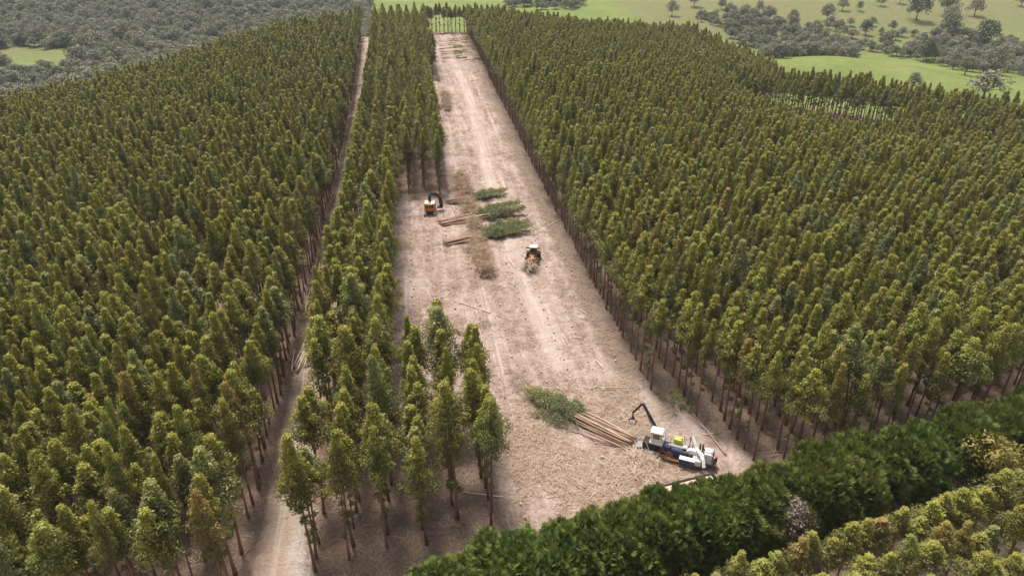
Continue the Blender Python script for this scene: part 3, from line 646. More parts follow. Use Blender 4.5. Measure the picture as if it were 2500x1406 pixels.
PAD = [(1640, 38, 34, 'grey leaning paddock tree on the bright green slope behind the plantation'), (1694, 16, 36, 'round dark paddock tree at the top of the bright green slope'),
       (1762, 22, 22, 'pale thin paddock tree above the right woodland edge'), (2056, 25, 30, 'forked paddock tree on the dry slope near the top'),
       (2097, 26, 22, 'slender paddock tree right of the forked one'), (2150, 14, 26, 'small paddock tree at the top edge right of the slender one'),
       (2196, 8, 28, 'dark paddock tree cut by the top edge of the photo'), (2018, 50, 34, 'spreading paddock tree standing alone on the dry slope'),
       (2050, 66, 20, 'small upright paddock tree just below the lone spreading one'), (2112, 84, 34, 'dark rounded paddock tree in the middle of the valley slope'),
       (2178, 74, 24, 'smaller paddock tree right of the dark rounded one'), (2236, 50, 62, 'wide dark paddock tree with flat spreading crown'),
       (2310, 36, 50, 'broad paddock tree at the head of the line of three'), (2316, 62, 44, 'middle paddock tree of the line of three'),
       (2312, 94, 60, 'lowest and widest paddock tree of the line of three'), (2378, 38, 44, 'solitary round paddock tree on the green hillside'),
       (2492, 14, 30, 'paddock tree cut by the right edge near the top'), (1936, 72, 26, 'narrow dark paddock tree at the woodland tip'),
       (1970, 84, 26, 'small dark round paddock tree in the green hollow'), (1985, 112, 28, 'grey paddock tree just above the bare mound'),
       (2260, 150, 52, 'dark green tree at the left of the valley thicket'), (2400, 115, 60, 'blackish green tree by the right end of the valley thicket'),
       (2355, 182, 46, 'pale brown bushy tree at the foot of the green mound'), (2425, 180, 58, 'grey tree in the thicket right of the pale brown one'),
       (2226, 222, 40, 'grey tree standing just behind the thin windbreak'), (2400, 240, 100, 'very broad low grey gum at the right edge of the mound'),
       (2160, 120, 40, 'grey bushy tree behind the crest of the mound')]
for k, (x_, y_, w_, lb) in enumerate(PAD):
    p = pick(x_, y_ + 2); dd = project(p)[2][0]; sc = w_ / FPX * dd / 11.5
    plant('paddock_tree', BUSH[k % 5], (p[0], p[1], p[2] - .2), rng.random() * 6, (sc, sc, sc * rng.uniform(.8, 1.0) * (.6 if w_ > 80 else 1)), float((.2, .5, .9, .7)[k % 4] if 'dark' not in lb and 'black' not in lb else 1.0), lb, 'tree', 'paddock trees beyond the plantation')

# ------------------------------------------------------------------ felled trees, poles, stumps, slash
def felled(seed, L=16.5):
    g_ = np.random.default_rng(seed); st = MB(); b1, b2 = g_.normal(size=2) * .25
    def at(u): return np.array([L * u, b1 * math.sin(u * 3.1), .17 + b2 * .2 * math.sin(u * 3.1) + .15 * u])
    us = np.linspace(0, .97, 9); st.tube([at(u) for u in us], [.15 * (1 - .72 * u) for u in us], 7)
    cen = []; rad = []
    for k in range(17):
        u = .57 + .49 * g_.random() ** .85; r_ = 1.35 * (1.10 - u) / .5
        c = at(u) + np.array([.2, g_.normal() * r_ * .6, abs(g_.normal()) * .16 + .04]); cen.append(c); rad.append(.38 + .32 * g_.random())
        if k % 2: st.tube([at(max(.45, u - .08)), c], [.03, .01], 4)
    (v, f), d = spray(g_, np.array(cen), np.array(rad), 30, .46, .07, droop=.1, squash=.42, up=.4)
    v[:, 2] = np.maximum(v[:, 2], .03)
    uu = np.clip((v[:, 0] / L - .8) / .2, 0, 1); yg = np.clip(uu * .8 + g_.normal(size=len(v)) * .12, 0, 1)
    return st.mesh('stem', M_STEM, True), np_mesh('crown', v, f, M_FELL, {'young_lit': yg})
FEL = [felled(600 + k) for k in range(6)]
FN = [0]
def lay_tree(p, az, pitch, sc, label, group, crown=True):
    e = empty('felled_tree', p, az, label, 'felled tree', group, ry=-pitch); e.scale = (sc, sc, sc)
    k = FN[0] % 6; FN[0] += 1; mobj('stem', FEL[k][0], e)
    if crown: c = mobj('crown', FEL[k][1], e); c['tint'] = float(rng.random())
    return e
def bunch(butt, tip, n, spread, label, group, sc=1.0, layers=3, lift=.05):
    b = pick(*butt); t = pick(*tip); az = math.atan2(t[1] - b[1], t[0] - b[0]); L = math.hypot(t[0] - b[0], t[1] - b[1]) / 17.2
    for k in range(n):
        o = (rng.random() - .5) * spread; x_ = b[0] - math.sin(az) * o + rng.normal(0, .25) * math.cos(az); y_ = b[1] + math.cos(az) * o + rng.normal(0, .25) * math.sin(az)
        zz = float(height(x_, y_)) + .05 + (k % layers) * .26
        lay_tree((x_, y_, zz), az + rng.normal(0, .06) + o * .028, rng.normal(lift, .010), L * sc * rng.uniform(.78, 1.10), label, group)
bunch((1092, 498), (1230, 477), 16, 2.0, 'felled gum in the bunch at the feller\'s head', 'felled trees of the farthest bunch')
bunch((1076, 549), (1250, 517), 22, 2.3, 'felled gum in the middle bunch across the slash heap', 'felled trees of the middle bunch')
bunch((1086, 596), (1270, 565), 24, 2.5, 'felled gum in the nearest bunch across the slash heap', 'felled trees of the nearest bunch')
bunch((1540, 1090), (1306, 976), 28, 3.2, 'felled gum in the fan laid before the chipper', 'felled trees laid before the chipper', layers=4, lift=.0)
FAR = [(1056, 86), (1104, 87), (1106, 98), (1069, 102), (1127, 105), (1072, 112), (1121, 117), (1074, 121), (1127, 123), (1077, 128), (1078, 134), (1083, 143), (1130, 149)]
for k, q in enumerate(FAR):
    b = pick(*q)
    for m in range(3):
        lay_tree((b[0] + rng.normal(0, .5), b[1] + rng.normal(0, .5), b[2] + .2 * m), rng.normal(.15, .2), .0, rng.uniform(.55, .75), 'felled gum with butt facing left at the far end of the strip', 'felled trees at the far end')
lay_tree(pick(1772, 1112), math.atan2(13.5, -2.0), 0, .95, 'thin felled gum lying at the plantation edge behind the chipper', None)
lay_tree(pick(1752, 1075), math.atan2(13.5, -5.5), 0, .8, 'second thin felled gum crossing the one behind the chipper', None)
lay_tree(pick(1146, 333), math.atan2(8, .8), 0, .5, 'small pale felled sapling alone on the far clearing', None)
POLE = []
for k in range(4):
    g_ = np.random.default_rng(700 + k); m_ = MB(); b1, b2 = g_.normal(size=2) * .18
    us = np.linspace(0, 1, 7); m_.tube([(u, b1 * .12 * math.sin(u * 3.1) + b2 * .06 * math.sin(u * 7), .012) for u in us], [.0125 * (1 - .55 * u) for u in us], 7)
    POLE.append(m_.mesh('pole', M_POLE, True))
def pole(p, az, L, label, group=None, pitch=0.0, fat=1.0):
    o = mobj('cut_pole', POLE[rng.integers(0, 4)]); o.location = p; o.rotation_euler = (rng.random() * .3, -pitch, az); o.scale = (L, 13 * fat, 13 * fat); tag(o, label, 'pole', group); return o
for (x0, y0, x1, y1, n_, Lm, lb) in ((728, 915, 762, 825, 18, 9.0, 'pale peeled pole in the nearest heap on the dirt track'), (752, 778, 762, 722, 11, 8.5, 'pale peeled pole in the second heap on the dirt track'), (777, 672, 780, 645, 4, 7.0, 'pale bent pole in the farthest heap on the dirt track')):
    a = pick(x0, y0); b = pick(x1, y1)
    for k in range(n_):
        u = rng.random() * .55; p = a + (b - a) * u; p[0] += rng.normal(0, .9); p[2] = float(height(p[0], p[1])) + .05 + .16 * (k % 3)
        pole(p, math.pi / 2 + rng.normal(-.03, .12), Lm * rng.uniform(.75, 1.1), lb, lb.replace('pale peeled pole', 'peeled poles').replace('pale bent pole', 'poles'))
for x0, y0, x1, y1, lb in ((1112, 420, 1114, 437, 'short pale pole standing off the head of the long slash heap'), (1118, 424, 1172, 396, 'long pale pole leaning from the head of the slash heap'),
        (1221, 478, 1246, 518, 'pale pole lying right of the farthest felled bunch'), (1172, 620, 1186, 580, 'thick pale pole across the slash heap below the nearest bunch'),
        (1200, 640, 1209, 662, 'thin pole right of the slash heap'), (1242, 634, 1256, 656, 'thin pole between slash heap and skidder'), (1186, 670, 1196, 658, 'short pole on the near end of the slash heap'),
        (1106, 505, 1112, 518, 'short pole in front of the farthest bunch'), (1106, 518, 1110, 533, 'short pole between the two farther bunches'),
        (1122, 740, 1252, 785, 'long reddish pole behind the short rows'), (1090, 175, 1100, 183, 'pale pole at the far end, left of two'), (1094, 170, 1102, 182, 'pale pole at the far end, right of two'), (1116, 189, 1124, 204, 'pale pole alone near the far end'),
        (1450, 945, 1545, 948, 'long grey pole near the right plantation edge'), (1444, 952, 1470, 936, 'forked grey pole end beside the long grey pole'), (1454, 880, 1474, 903, 'thin pole on the grey ground at right'),
        (1374, 818, 1386, 842, 'thin curved pole in the right half of the clearing'), (1396, 824, 1424, 828, 'dark rotten pole in the right half of the clearing'),
        (1230, 1216, 1130, 1203, 'leaning pale pole behind the last tree of the right short row'), (1336, 555, 1372, 535, 'pole at the right plantation edge behind the skidder'),
        (1712, 1060, 1748, 1058, 'short branch crossing the fallen gums behind the chipper'), (1076, 730, 1104, 712, 'dead pole on the ground behind the left short row'), (1400, 752, 1436, 770, 'dry pole left of the right plantation edge')):
    a = pick(x0, y0); b = pick(x1, y1); pole((a[0], a[1], a[2] + .06), math.atan2(b[1] - a[1], b[0] - a[0]), math.hypot(*(b - a)[:2]), lb, None, 0.0, .75)
# stumps of the felled rows
sm = MB(); sm.lathe([(.19, -.05), (.155, .08), (.145, .20)], (0, 0, 0), 'Z', 9); stump_me = sm.mesh('tree_stump', M_CUT)
SP = []
for k in range(9):
    x0 = -1.6 + 4.4 * k; y = 66.0
    while y < 428:
        x_ = x0 + drift(y) + rng.normal(0, .2)
        if np.interp(y, [60, 91.9, 92, 186, 186.1, 330, 331, 440], [11, 11, -3, -3, 10.5, 10.5, 15, 15]) < x_ < 35.5 + drift(y) and y > hedge_y(x_) + 6 and not (27 < x_ < 42 and y < 80): SP.append((x_, y))
        y += 3.0 * rng.uniform(.75, 1.25)
SP = np.array(SP); sz = height(SP[:, 0], SP[:, 1]); o_ = np.argsort(SP[:, 1])
for i in o_[:290]:
    o = mobj('tree_stump', stump_me); o.location = (SP[i, 0], SP[i, 1], sz[i]); o.rotation_euler = (rng.normal(0, .06), rng.normal(0, .06), rng.random() * 6); q = rng.uniform(.8, 1.2); o.scale = (q, q, q * rng.uniform(.7, 1.3))
    tag(o, 'low pale cut stump in the felled rows of the clearing', 'stump', 'stumps of the felled rows')
r_ = o_[290:]; scatter('far_stumps', [stump_me], np.stack([SP[r_, 0], SP[r_, 1], sz[r_]], 1), rng.random(len(r_)) * 6, np.full(len(r_), 1.0), np.zeros(len(r_), int), rng.random(len(r_)), 'rows of pale stumps in the far clearing', 'stumps')
# loose litter: curved strips of bark and twigs
def strips(seed, n, area, Lr, Wr, lift, heap=0.0):
    g_ = np.random.default_rng(seed); vs = []; fs = []; k = 0
    for _ in range(n):
        c = np.array([g_.normal() * area, g_.normal() * area, 0]); a = g_.random() * 6.28; L = g_.uniform(*Lr); W = g_.uniform(*Wr); bend = g_.normal() * .6
        c[2] = lift * g_.random() + heap * max(0, 1 - (c[0] ** 2 + c[1] ** 2) / (area * 1.8) ** 2) * g_.random()
        pts = []; p = c.copy(); t0 = g_.normal() * .25
        for s_ in range(4):
            pts.append(p.copy()); p = p + np.array([math.cos(a), math.sin(a), math.sin(t0)]) * L / 3; a += bend / 3; t0 -= .2 * np.sign(t0) * g_.random()
        pts = np.array(pts); sd = np.array([-math.sin(a), math.cos(a), .5 * g_.normal()]); sd /= np.linalg.norm(sd)
        for q in range(4): vs += [pts[q] - sd * W * (1 - .2 * q), pts[q] + sd * W * (1 - .2 * q)]
        for q in range(3): fs.append((k + 2 * q, k + 2 * q + 1, k + 2 * q + 3, k + 2 * q + 2))
        k += 8
    v = np.array(vs); v[:, 2] = np.maximum(v[:, 2], .01); return v, np.array(fs)
LIT = [np_mesh('litter', *strips(800 + k, 34, .95, (.3, 1.3), (.012, .035), .10), M_STICK) for k in range(4)] + [np_mesh('litter', *strips(810 + k, 60, .85, (.25, 1.1), (.014, .04), .20), M_STRAW) for k in range(4)]
n_ = 16000; q = np.stack([rng.uniform(-6, 62, n_), 60 + 365 * rng.random(n_) ** 1.7], 1)
cw = lambda x_, y_: (x_ > np.where(y_ < 92, 10, np.where(y_ < 186, -3, np.where(y_ < 330, 11, 15.5))) + drift(y_)) & (x_ < 37.5 + drift(y_) + np.where(y_ < 97, (97 - y_) * .5, 0)) & (y_ > hedge_y(x_) + 6)
rutmask = (np.abs(q[:, 0] - drift(q[:, 1]) - 24) < 4) & (q[:, 1] > 95) & (rng.random(n_) < .8)
patch = np.sin(q[:, 0] * .41 + 1.3 * np.sin(q[:, 1] * .17)) + np.sin(q[:, 1] * .33 + q[:, 0] * .13) + rng.normal(0, .7, n_) > -.35; q = q[cw(q[:, 0], q[:, 1]) & ~rutmask & patch]; n_ = len(q); nearc = (q[:, 1] < 100) & (q[:, 0] < 34)
scatter('bark_litter', LIT, np.stack([q[:, 0], q[:, 1], height(q[:, 0], q[:, 1]) + .03], 1), rng.random(n_) * 6.28, rng.uniform(.6, 1.5, n_) * np.where(nearc, 1.1, .8), np.where((np.hypot(q[:, 0] - 26, q[:, 1] - 74) < rng.uniform(8, 24, n_)), 4, 0) + rng.integers(0, 4, n_), rng.random(n_), 'bark strips and twigs strewn over the cleared ground', 'bark litter')
n_ = 5200; q = np.stack([rng.uniform(-70, 110, n_), 50 + 130 * rng.random(n_) ** 1.5], 1); q = q[~cw(q[:, 0], q[:, 1]) & ((q[:, 1] > hedge_y(q[:, 0]) + 4) | (q[:, 0] < -6)) & (np.abs(q[:, 0] + 19.2) > 2.6)]; n_ = len(q)
scatter('forest_litter', LIT[:4], np.stack([q[:, 0], q[:, 1], height(q[:, 0], q[:, 1]) + .03], 1), rng.random(n_) * 6.28, rng.uniform(.7, 1.7, n_), rng.integers(0, 4, n_), rng.random(n_), 'fallen branches and bark under the plantation gums', 'forest litter')
# windrows: mound with a thatch of branches on it
def windrow(path, w, h, label, thatch=M_THATCH, mound=M_SLASH, dens=5.0, dips=()):
    P = np.array([pick(*p) for p in path]); c = P.mean(0); e = empty('slash_heap', c, 0, label, 'slash heap'); seg = np.linalg.norm(np.diff(P[:, :2], axis=0), axis=1); Lt = seg.sum(); s_ = np.r_[0, seg.cumsum()]
    g_ = np.random.default_rng(int(abs(c[1]) * 10)); nu = max(8, int(Lt / .8)); nv = 9; vs = []; fs = []
    dd = [s_[i_] for i_ in dips]
    cx = lambda t: np.array([np.interp(t, s_, P[:, 0]), np.interp(t, s_, P[:, 1])])
    def top(t, v_): return h * (max(0, 1 - (v_ * (1.12 + .3 * math.sin(t * 1.1 + 2 * v_))) ** 2)) ** .7 * (.38 + .62 * math.sin(t * 1.35 + .8 * v_) ** 2) * min(1, (t + .3) / 1.2, (Lt - t + .3) / 1.2) * (1 - .72 * max([math.exp(-((t - d_) / 2.6) ** 2) for d_ in dd] + [0]))
    for i in range(nu + 1):
        t = Lt * i / nu; a = cx(t); b = cx(min(Lt, t + .4)) - cx(max(0, t - .4)); b = b / (np.linalg.norm(b) + 1e-9); nrm = np.array([-b[1], b[0]])
        for j in range(nv):
            v_ = -1 + 2 * j / (nv - 1); q_ = a + nrm * v_ * w / 2 * (.72 + .34 * math.sin(t * 1.3 + j * .4) * math.sin(t * .6 + 1)); gz = float(height(q_[0], q_[1])); vs.append((q_[0] - c[0], q_[1] - c[1], gz - .06 + max(0, top(t, v_) * (.8 + .4 * g_.random())) - c[2]))
    for i in range(nu):
        for j in range(nv - 1): fs.append((i * nv + j, (i + 1) * nv + j, (i + 1) * nv + j + 1, i * nv + j + 1))
    mobj('mound', np_mesh('mound', np.array(vs), np.array(fs), mound, smooth=True), e)
    n = int(Lt * w * dens); V_ = []; F_ = []; k = 0
    for m in range(n):
        t = g_.random() * Lt; v_ = np.clip(g_.normal() * .48, -1.25, 1.25); a = cx(t); b = cx(min(Lt, t + .4)) - cx(max(0, t - .4)); b = b / (np.linalg.norm(b) + 1e-9)
        q_ = a + np.array([-b[1], b[0]]) * v_ * w / 2; z = float(top(t, v_)) + c[2] * 0 + .05 + .25 * g_.random()
        vv, ff = strips(int(g_.integers(1e9)), 5, .3, (.8, 2.4), (.02, .06), .25)
        V_.append(vv + np.array([q_[0] - c[0], q_[1] - c[1], z + np.interp(t, s_, P[:, 2]) - c[2]])); F_.append(ff + k); k += len(vv)
    mobj('branches', np_mesh('branches', np.concatenate(V_), np.concatenate(F_), thatch), e)
    return e
windrow([(1086, 230), (1090, 252), (1094, 272)], 4.2, 1.5, 'brown slash heap beside the far rows, farthest of the heaps', dens=3)
windrow([(1122, 430), (1131, 458), (1138, 488), (1145, 508), (1152, 535), (1158, 556), (1163, 580), (1166, 602), (1170, 625), (1180, 655), (1190, 680)], 4.4, 2.0, 'long brown slash heap running under the three felled bunches', dens=5, dips=(2, 4, 6))
windrow([(1530, 1120), (1570, 1128), (1604, 1140)], 4.5, 1.0, 'straw coloured heap of shredded bark beside the chipper', M_STRAW, M_STRAW, 6)
windrow([(1530, 1160), (1570, 1168), (1600, 1160)], 3.5, .6, 'low heap of shredded bark nearer the hedge', M_STRAW, M_STRAW, 6)

# ------------------------------------------------------------------ machines
def wheel(parent, c, r, wdt, side, m_rim=M_GREY, chev=True):
    t = MB().lathe([(r * .55, -wdt / 2), (r * .92, -wdt / 2), (r, -wdt * .36), (r, wdt * .36), (r * .92, wdt / 2), (r * .55, wdt / 2)], c, 'Y', 20)
    if chev:
        for k in range(14):
            a = 2 * math.pi * k / 14
            for s_ in (-1, 1):
                t.beam((c[0] + r * math.cos(a) * 1.0, c[1], c[2] + r * math.sin(a)), (c[0] + r * math.cos(a + .16), c[1] + s_ * wdt * .46, c[2] + r * math.sin(a + .16)), .10, .07)
    wh = t.build('wheel', M_TYRE, parent)
    MB().lathe([(r * .2, side * (wdt * .5 + .02)), (r * .5, side * wdt * .42), (r * .57, side * (wdt * .5 + .01)), (r * .56, side * wdt * .2), (r * .2, side * wdt * .2)], c, 'Y', 16).build('rim', m_rim, wh)
    return wh
# --- tracked feller
p = pick(1051, 521)
fb = empty('feller_machine', (p[0], p[1], p[2]), R(84), 'orange tracked feller with raised black boom gripping felled stems', 'tree harvester')
for s_ in (1, -1):
    t = MB().prism([(-2.0, .38), (-1.75, .06), (1.75, .06), (2.0, .38), (2.05, .62), (1.75, .95), (-1.75, .95), (-2.05, .62)], s_ * 1.32 - .36, s_ * 1.32 + .36)
    for k in range(11): t.box((-1.75 + .35 * k, s_ * 1.32, .97), (.2, .74, .07))
    for k in range(6): t.box((-2.02 - .02 * (k % 2), s_ * 1.32, .2 + .12 * k), (.09, .74, .06)); t.box((2.02, s_ * 1.32, .2 + .12 * k), (.09, .74, .06))
    t.build('track', M_TRACK, fb)
MB().box((0, 0, .75), (2.2, 1.9, .5)).lathe([(.8, .0), (.8, .35)], (0, 0, 1.0), 'Z', 18).build('undercarriage', M_BLACK, fb, bevel=.03)
hull = MB(); pr = [(-1.7, -1.0), (-1.95, -.5), (-1.95, .5), (-1.7, 1.0), (-1.1, 1.5), (1.2, 1.5), (1.6, 1.2), (1.6, -1.2), (1.2, -1.5), (-1.1, -1.5)]
n = len(pr); hull.add([(x_, y_, 1.35) for x_, y_ in pr] + [(x_ * .97, y_ * .97, 2.5) for x_, y_ in pr] + [(x_ * .9, y_ * .92, 3.15) for x_, y_ in pr], [tuple(range(n))[::-1], tuple(range(2 * n, 3 * n))] + [(k + j * n, (k + 1) % n + j * n, (k + 1) % n + (j + 1) * n, k + (j + 1) * n) for k in range(n) for j in (0, 1)])
hu = hull.build('house', M_ORANGE, fb, bevel=.04)
for k, y_ in enumerate((-.72, -.1, .55)): MB().box((-1.86, y_, 2.55), (.12, .42 if k else .62, .72), ry=.09).build('window', M_GLASS, fb)
MB().box((-.2, .9, 3.2), (2.2, .95, .12)).build('roof_panel', M_WHITE, fb, bevel=.03); MB().box((-.35, -.75, 3.2), (2.4, 1.0, .12)).build('roof_panel', M_WHITE, fb, bevel=.03)
MB().tube([(-.9, -.3, 3.1), (-.9, -.3, 3.75)], .09, 8).build('exhaust_pipe', M_BLACK, fb)
bm = MB().beam((.6, .1, 2.8), (1.4, .0, 4.5), .62, .75).beam((1.4, .0, 4.4), (1.9, -.25, 5.0), .55, .65); bm.build('boom', M_BLACK, fb, bevel=.03)
MB().tube([(1.1, .45, 2.9), (1.7, .4, 4.3)], .11, 8).build('lift_cylinder', M_GREY, fb)
MB().beam((1.85, -.1, 5.0), (2.4, -2.5, 3.9), .5, .65).beam((2.2, -1.1, 4.95), (2.45, -2.3, 4.35), .26, .36).build('stick', M_BLACK, fb, bevel=.03)
hd = MB().box((2.3, -2.75, 2.3), (.7, .9, 2.6), rx=-.12).box((2.1, -2.45, 1.0), (1.5, 1.5, .3)).box((2.3, -2.5, 3.7), (.8, .8, .5)).build('felling_head', M_BLACK, fb, bevel=.03)
for z_, s_ in ((1.7, 1), (2.4, 1), (1.9, -1)): MB().tube([(2.3 + .4 * s_, -2.7, z_), (2.45 + .6 * s_, -3.3, z_), (2.3 + .1 * s_, -3.7, z_ - .05)], [.11, .10, .05], 6).build('grab_arm', M_RUST, hd)
# --- wheeled skidder
p = pick(1299, 647)
sk = empty('log_skidder', (p[0], p[1], p[2]), R(74), 'yellow wheeled skidder with white roofed cab hauling slash away', 'skidder')
for c_, s_ in (((0, 1.25, .9), 1), ((0, -1.25, .9), -1), ((3.5, 1.25, .9), 1), ((3.5, -1.25, .9), -1)): wheel(sk, c_, .9, .78, s_, M_YELLOW)
MB().box((-.2, 0, 1.15), (2.4, 1.5, .75)).box((-.3, 0, 1.75), (1.5, 1.2, .5)).build('rear_frame', M_YELLOW, sk, bevel=.04)
MB().box((3.6, 0, 1.25), (2.9, 1.5, .9)).build('front_frame', M_YELLOW, sk, bevel=.04)
MB().prism([(3.5, 1.7), (5.1, 1.6), (5.15, 2.2), (3.5, 2.55)], -.62, .62).build('engine_hood', M_YELLOW, sk, bevel=.05)
MB().lathe([(.34, -.5), (.34, .5)], (1.7, 0, 1.2), 'Z', 12).build('hinge', M_BLACK, sk)
cb = MB()
for x_, y_ in ((2.15, .68), (2.15, -.68), (3.55, .68), (3.55, -.68)): cb.beam((x_, y_, 1.7), (x_ * .98 + .05, y_ * .94, 3.3), .12)
cb.box((2.85, 0, 1.85), (1.5, 1.45, .4)).build('cab_frame', M_RUST, sk); MB().box((2.85, 0, 2.6), (1.3, 1.24, 1.15)).build('cab_glass', M_GLASS, sk)
MB().box((2.85, 0, 3.4), (1.75, 1.75, .16)).build('cab_roof', M_WHITE, sk, bevel=.05)
for s_ in (1, -1): MB().box((2.6, s_ * 1.25, 3.05), (.25, .75, .28)).build('mirror', M_BLACK, sk)
MB().tube([(4.0, .45, 2.3), (4.0, .45, 3.95)], .08, 8).build('exhaust_stack', M_BLACK, sk)
MB().box((5.35, 0, .9), (.2, 2.4, .8)).build('front_blade', M_RUST, sk, bevel=.03)
ar = MB()
for s_ in (1, -1): ar.beam((.4, s_ * .5, 1.9), (-.9, s_ * .42, 2.75), .2, .3)
ar.beam((-.9, .6, 2.75), (-.9, -.6, 2.75), .22).beam((-.9, 0, 2.75), (-1.9, 0, 2.2), .3, .35); am = ar.build('grapple_arm', M_YELLOW, sk, bevel=.03)
for s_ in (1, -1): MB().tube([(-1.9, s_ * .15, 2.1), (-1.9, s_ * .95, 1.75), (-1.95, s_ * 1.15, 1.1), (-1.95, s_ * .75, .55)], [.16, .16, .14, .06], 6).build('tong', M_RUST, am)
bl = empty('slash_bundle', (p[0], p[1], p[2]), R(74), 'bundle of branches and bark in the skidder\'s grapple', 'slash bundle')
g_ = np.random.default_rng(77); vv = []; ff = []; k = 0
for m in range(42):
    v_, f_ = strips(900 + m, 8, .35, (1.2, 2.6), (.03, .08), .5); o = np.array([-2.1 + g_.normal() * .5, .35 + g_.normal() * .6, .25 + abs(g_.normal()) * .6]); vv.append(v_ + o); ff.append(f_ + k); k += len(v_)
mobj('branches', np_mesh('branches', np.concatenate(vv), np.concatenate(ff), M_STRAW), bl)
(v_, f_), d = spray(g_, np.array([[-2.3, .5, .6], [-2.0, 1.0, .7], [-2.6, .2, .5], [-2.2, -.3, .7]]), np.array([.75, .6, .6, .6]), 110, .45, .09); mobj('leaves', np_mesh('leaves', v_, f_, M_FELL, {'young_lit': np.full(len(v_), .5)}), bl)
lg = MB()
for m in range(9): lg.tube([(-1.2 + g_.normal() * .3, g_.normal() * .5 + .2, .9 + g_.normal() * .25), (-3.1 + g_.normal() * .4, g_.normal() * .8 + .2, .25 + g_.random() * .5)], [.09, .04], 6)
lg.build('tops', M_POLE, bl, True)
# --- chipper: local +X runs from the engine end to the infeed end, +Y is the far side
e0 = at_z(1742, 1134, .8); e1 = at_z(1563, 1088, .8); az = math.atan2(e1[1] - e0[1], e1[0] - e0[0]); LN = math.hypot(e1[0] - e0[0], e1[1] - e0[1])
gz = float(height(e0[0], e0[1])); print('chipper length', LN, 'az', math.degrees(az))
ch = empty('wood_chipper', (e0[0], e0[1], gz), az, 'big navy and white wood chipper with cab, loader boom and bent chute', 'wood chipper')
U = LN / 12.0      # the plan below is drawn for a 12 m machine; +Y local is towards the camera after this turn
def X_(x): return x * U
MB().box((X_(5.8), .45, .95), (X_(10.8), .22, .38)).box((X_(5.8), -.45, .95), (X_(10.8), .22, .38)).box((X_(2), 0, .95), (.2, 1.0, .3)).box((X_(7), 0, .95), (.2, 1.0, .3)).build('chassis', M_NAVY, ch, bevel=.02)
for x_ in (9.5, 10.75):
    for s_ in (1, -1): wheel(ch, (X_(x_), s_ * 1.02, .52), .52, .42, s_, M_GREY, False)
for s_ in (1, -1): MB().box((X_(10.1), s_ * 1.05, 1.16), (X_(2.9), .55, .07)).build('mudguard', M_GREY, ch, bevel=.01)
dl = MB().box((X_(10.2), 0, 1.75), (X_(2.6), 1.6, 1.05))
for k in range(6): dl.box((X_(9.1 + .45 * k), 0, 1.75), (.09, 1.74, 1.12))
dl.build('flail_housing', M_BLACK, ch, bevel=.02)
MB().prism([(X_(11.5), .95), (X_(12.5), .85), (X_(12.6), 1.05), (X_(11.5), 1.35)], -.75, .75).build('infeed_tray', M_GREY, ch, bevel=.02)
MB().tube([(X_(11.4), .8, 1.2), (X_(11.5), .85, 2.3), (X_(11.3), .6, 2.75), (X_(11.2), -.6, 2.75)], .06, 6).tube([(X_(11.45), .85, 1.9), (X_(11.3), -.8, 1.9)], .05, 6).build('infeed_guard', M_BLACK, ch)
MB().box((X_(9.4), -.1, 2.45), (1.9, 1.7, .3)).lathe([(.55, 0), (.55, .5)], (X_(9.5), -.1, 2.2), 'Z', 14).build('cab_platform', M_WHITE, ch, bevel=.02)
cbn = MB().box((X_(9.5), -.1, 3.4), (1.55, 1.35, 1.7), taper=.96).build('cab', M_WHITE, ch, bevel=.07)
MB().box((X_(9.5), -.1, 4.3), (1.75, 1.55, .12)).build('cab_roof', M_WHITE, cbn, bevel=.04)
MB().box((X_(9.5) - .05, .575, 3.62), (.95, .06, .78)).build('window', M_BRGLASS, cbn); MB().box((X_(9.5) - .77, -.15, 3.62), (.06, .6, .75)).build('window', M_GLASS, cbn); MB().box((X_(9.5) + .77, -.1, 3.6), (.06, 1.0, .9)).build('window', M_GLASS, cbn)
rl = MB()
for k in range(4): rl.tube([(X_(8.5) - .55 * k, -.75, 2.3), (X_(8.5) - .55 * k, -.75, 3.3)], .03, 5)
rl.tube([(X_(8.5), -.75, 3.25), (X_(8.5) - 1.65, -.75, 3.25)], .03, 5).tube([(X_(8.5), -.75, 2.8), (X_(8.5) - 1.65, -.75, 2.8)], .03, 5).build('handrail', M_GREY, ch)
bx = X_(9.9)
MB().beam((bx, -.85, 2.6), (bx + .15, -1.0, 4.3), .4, .45).beam((bx + .15, -1.0, 4.2), (bx + 2.4, -2.2, 6.7), .30, .38).build('loader_boom', M_BLACK, ch, bevel=.02)
MB().tube([(bx + .25, -.8, 3.6), (bx + 1.7, -1.75, 5.6)], .08, 8).build('boom_cylinder', M_GREY, ch)
MB().beam((bx + 2.3, -2.2, 6.72), (bx + 2.75, -2.3, 6.55), .32, .36).beam((bx + 2.65, -2.3, 6.6), (bx + 3.9, -2.5, 4.5), .24, .30).build('loader_stick', M_BLACK, ch, bevel=.02)
gx_ = bx + 3.85
gr = MB().tube([(gx_, -2.5, 4.5), (gx_ - .05, -2.5, 3.7)], [.1, .14], 8).box((gx_ - .05, -2.5, 3.55), (.4, .4, .3))
for s_ in (1, -1): gr.tube([(gx_ - .05 + .15 * s_, -2.5, 3.5), (gx_ - .05 + .6 * s_, -2.5, 3.1), (gx_ - .05 + .45 * s_, -2.5, 2.5), (gx_ - .05 + .1 * s_, -2.5, 2.25)], [.1, .11, .09, .04], 6)
gr.build('grapple', M_BLACK, ch)
fh = MB().box((X_(6.9), 0, 1.75), (X_(3.6), 1.35, 1.2)).box((X_(7.8), .2, 2.35), (X_(1.4), .8, .3)).box((X_(6.0), .72, 1.9), (X_(2.2), .12, .7)); fh.build('feed_housing', M_NAVY, ch, bevel=.04)
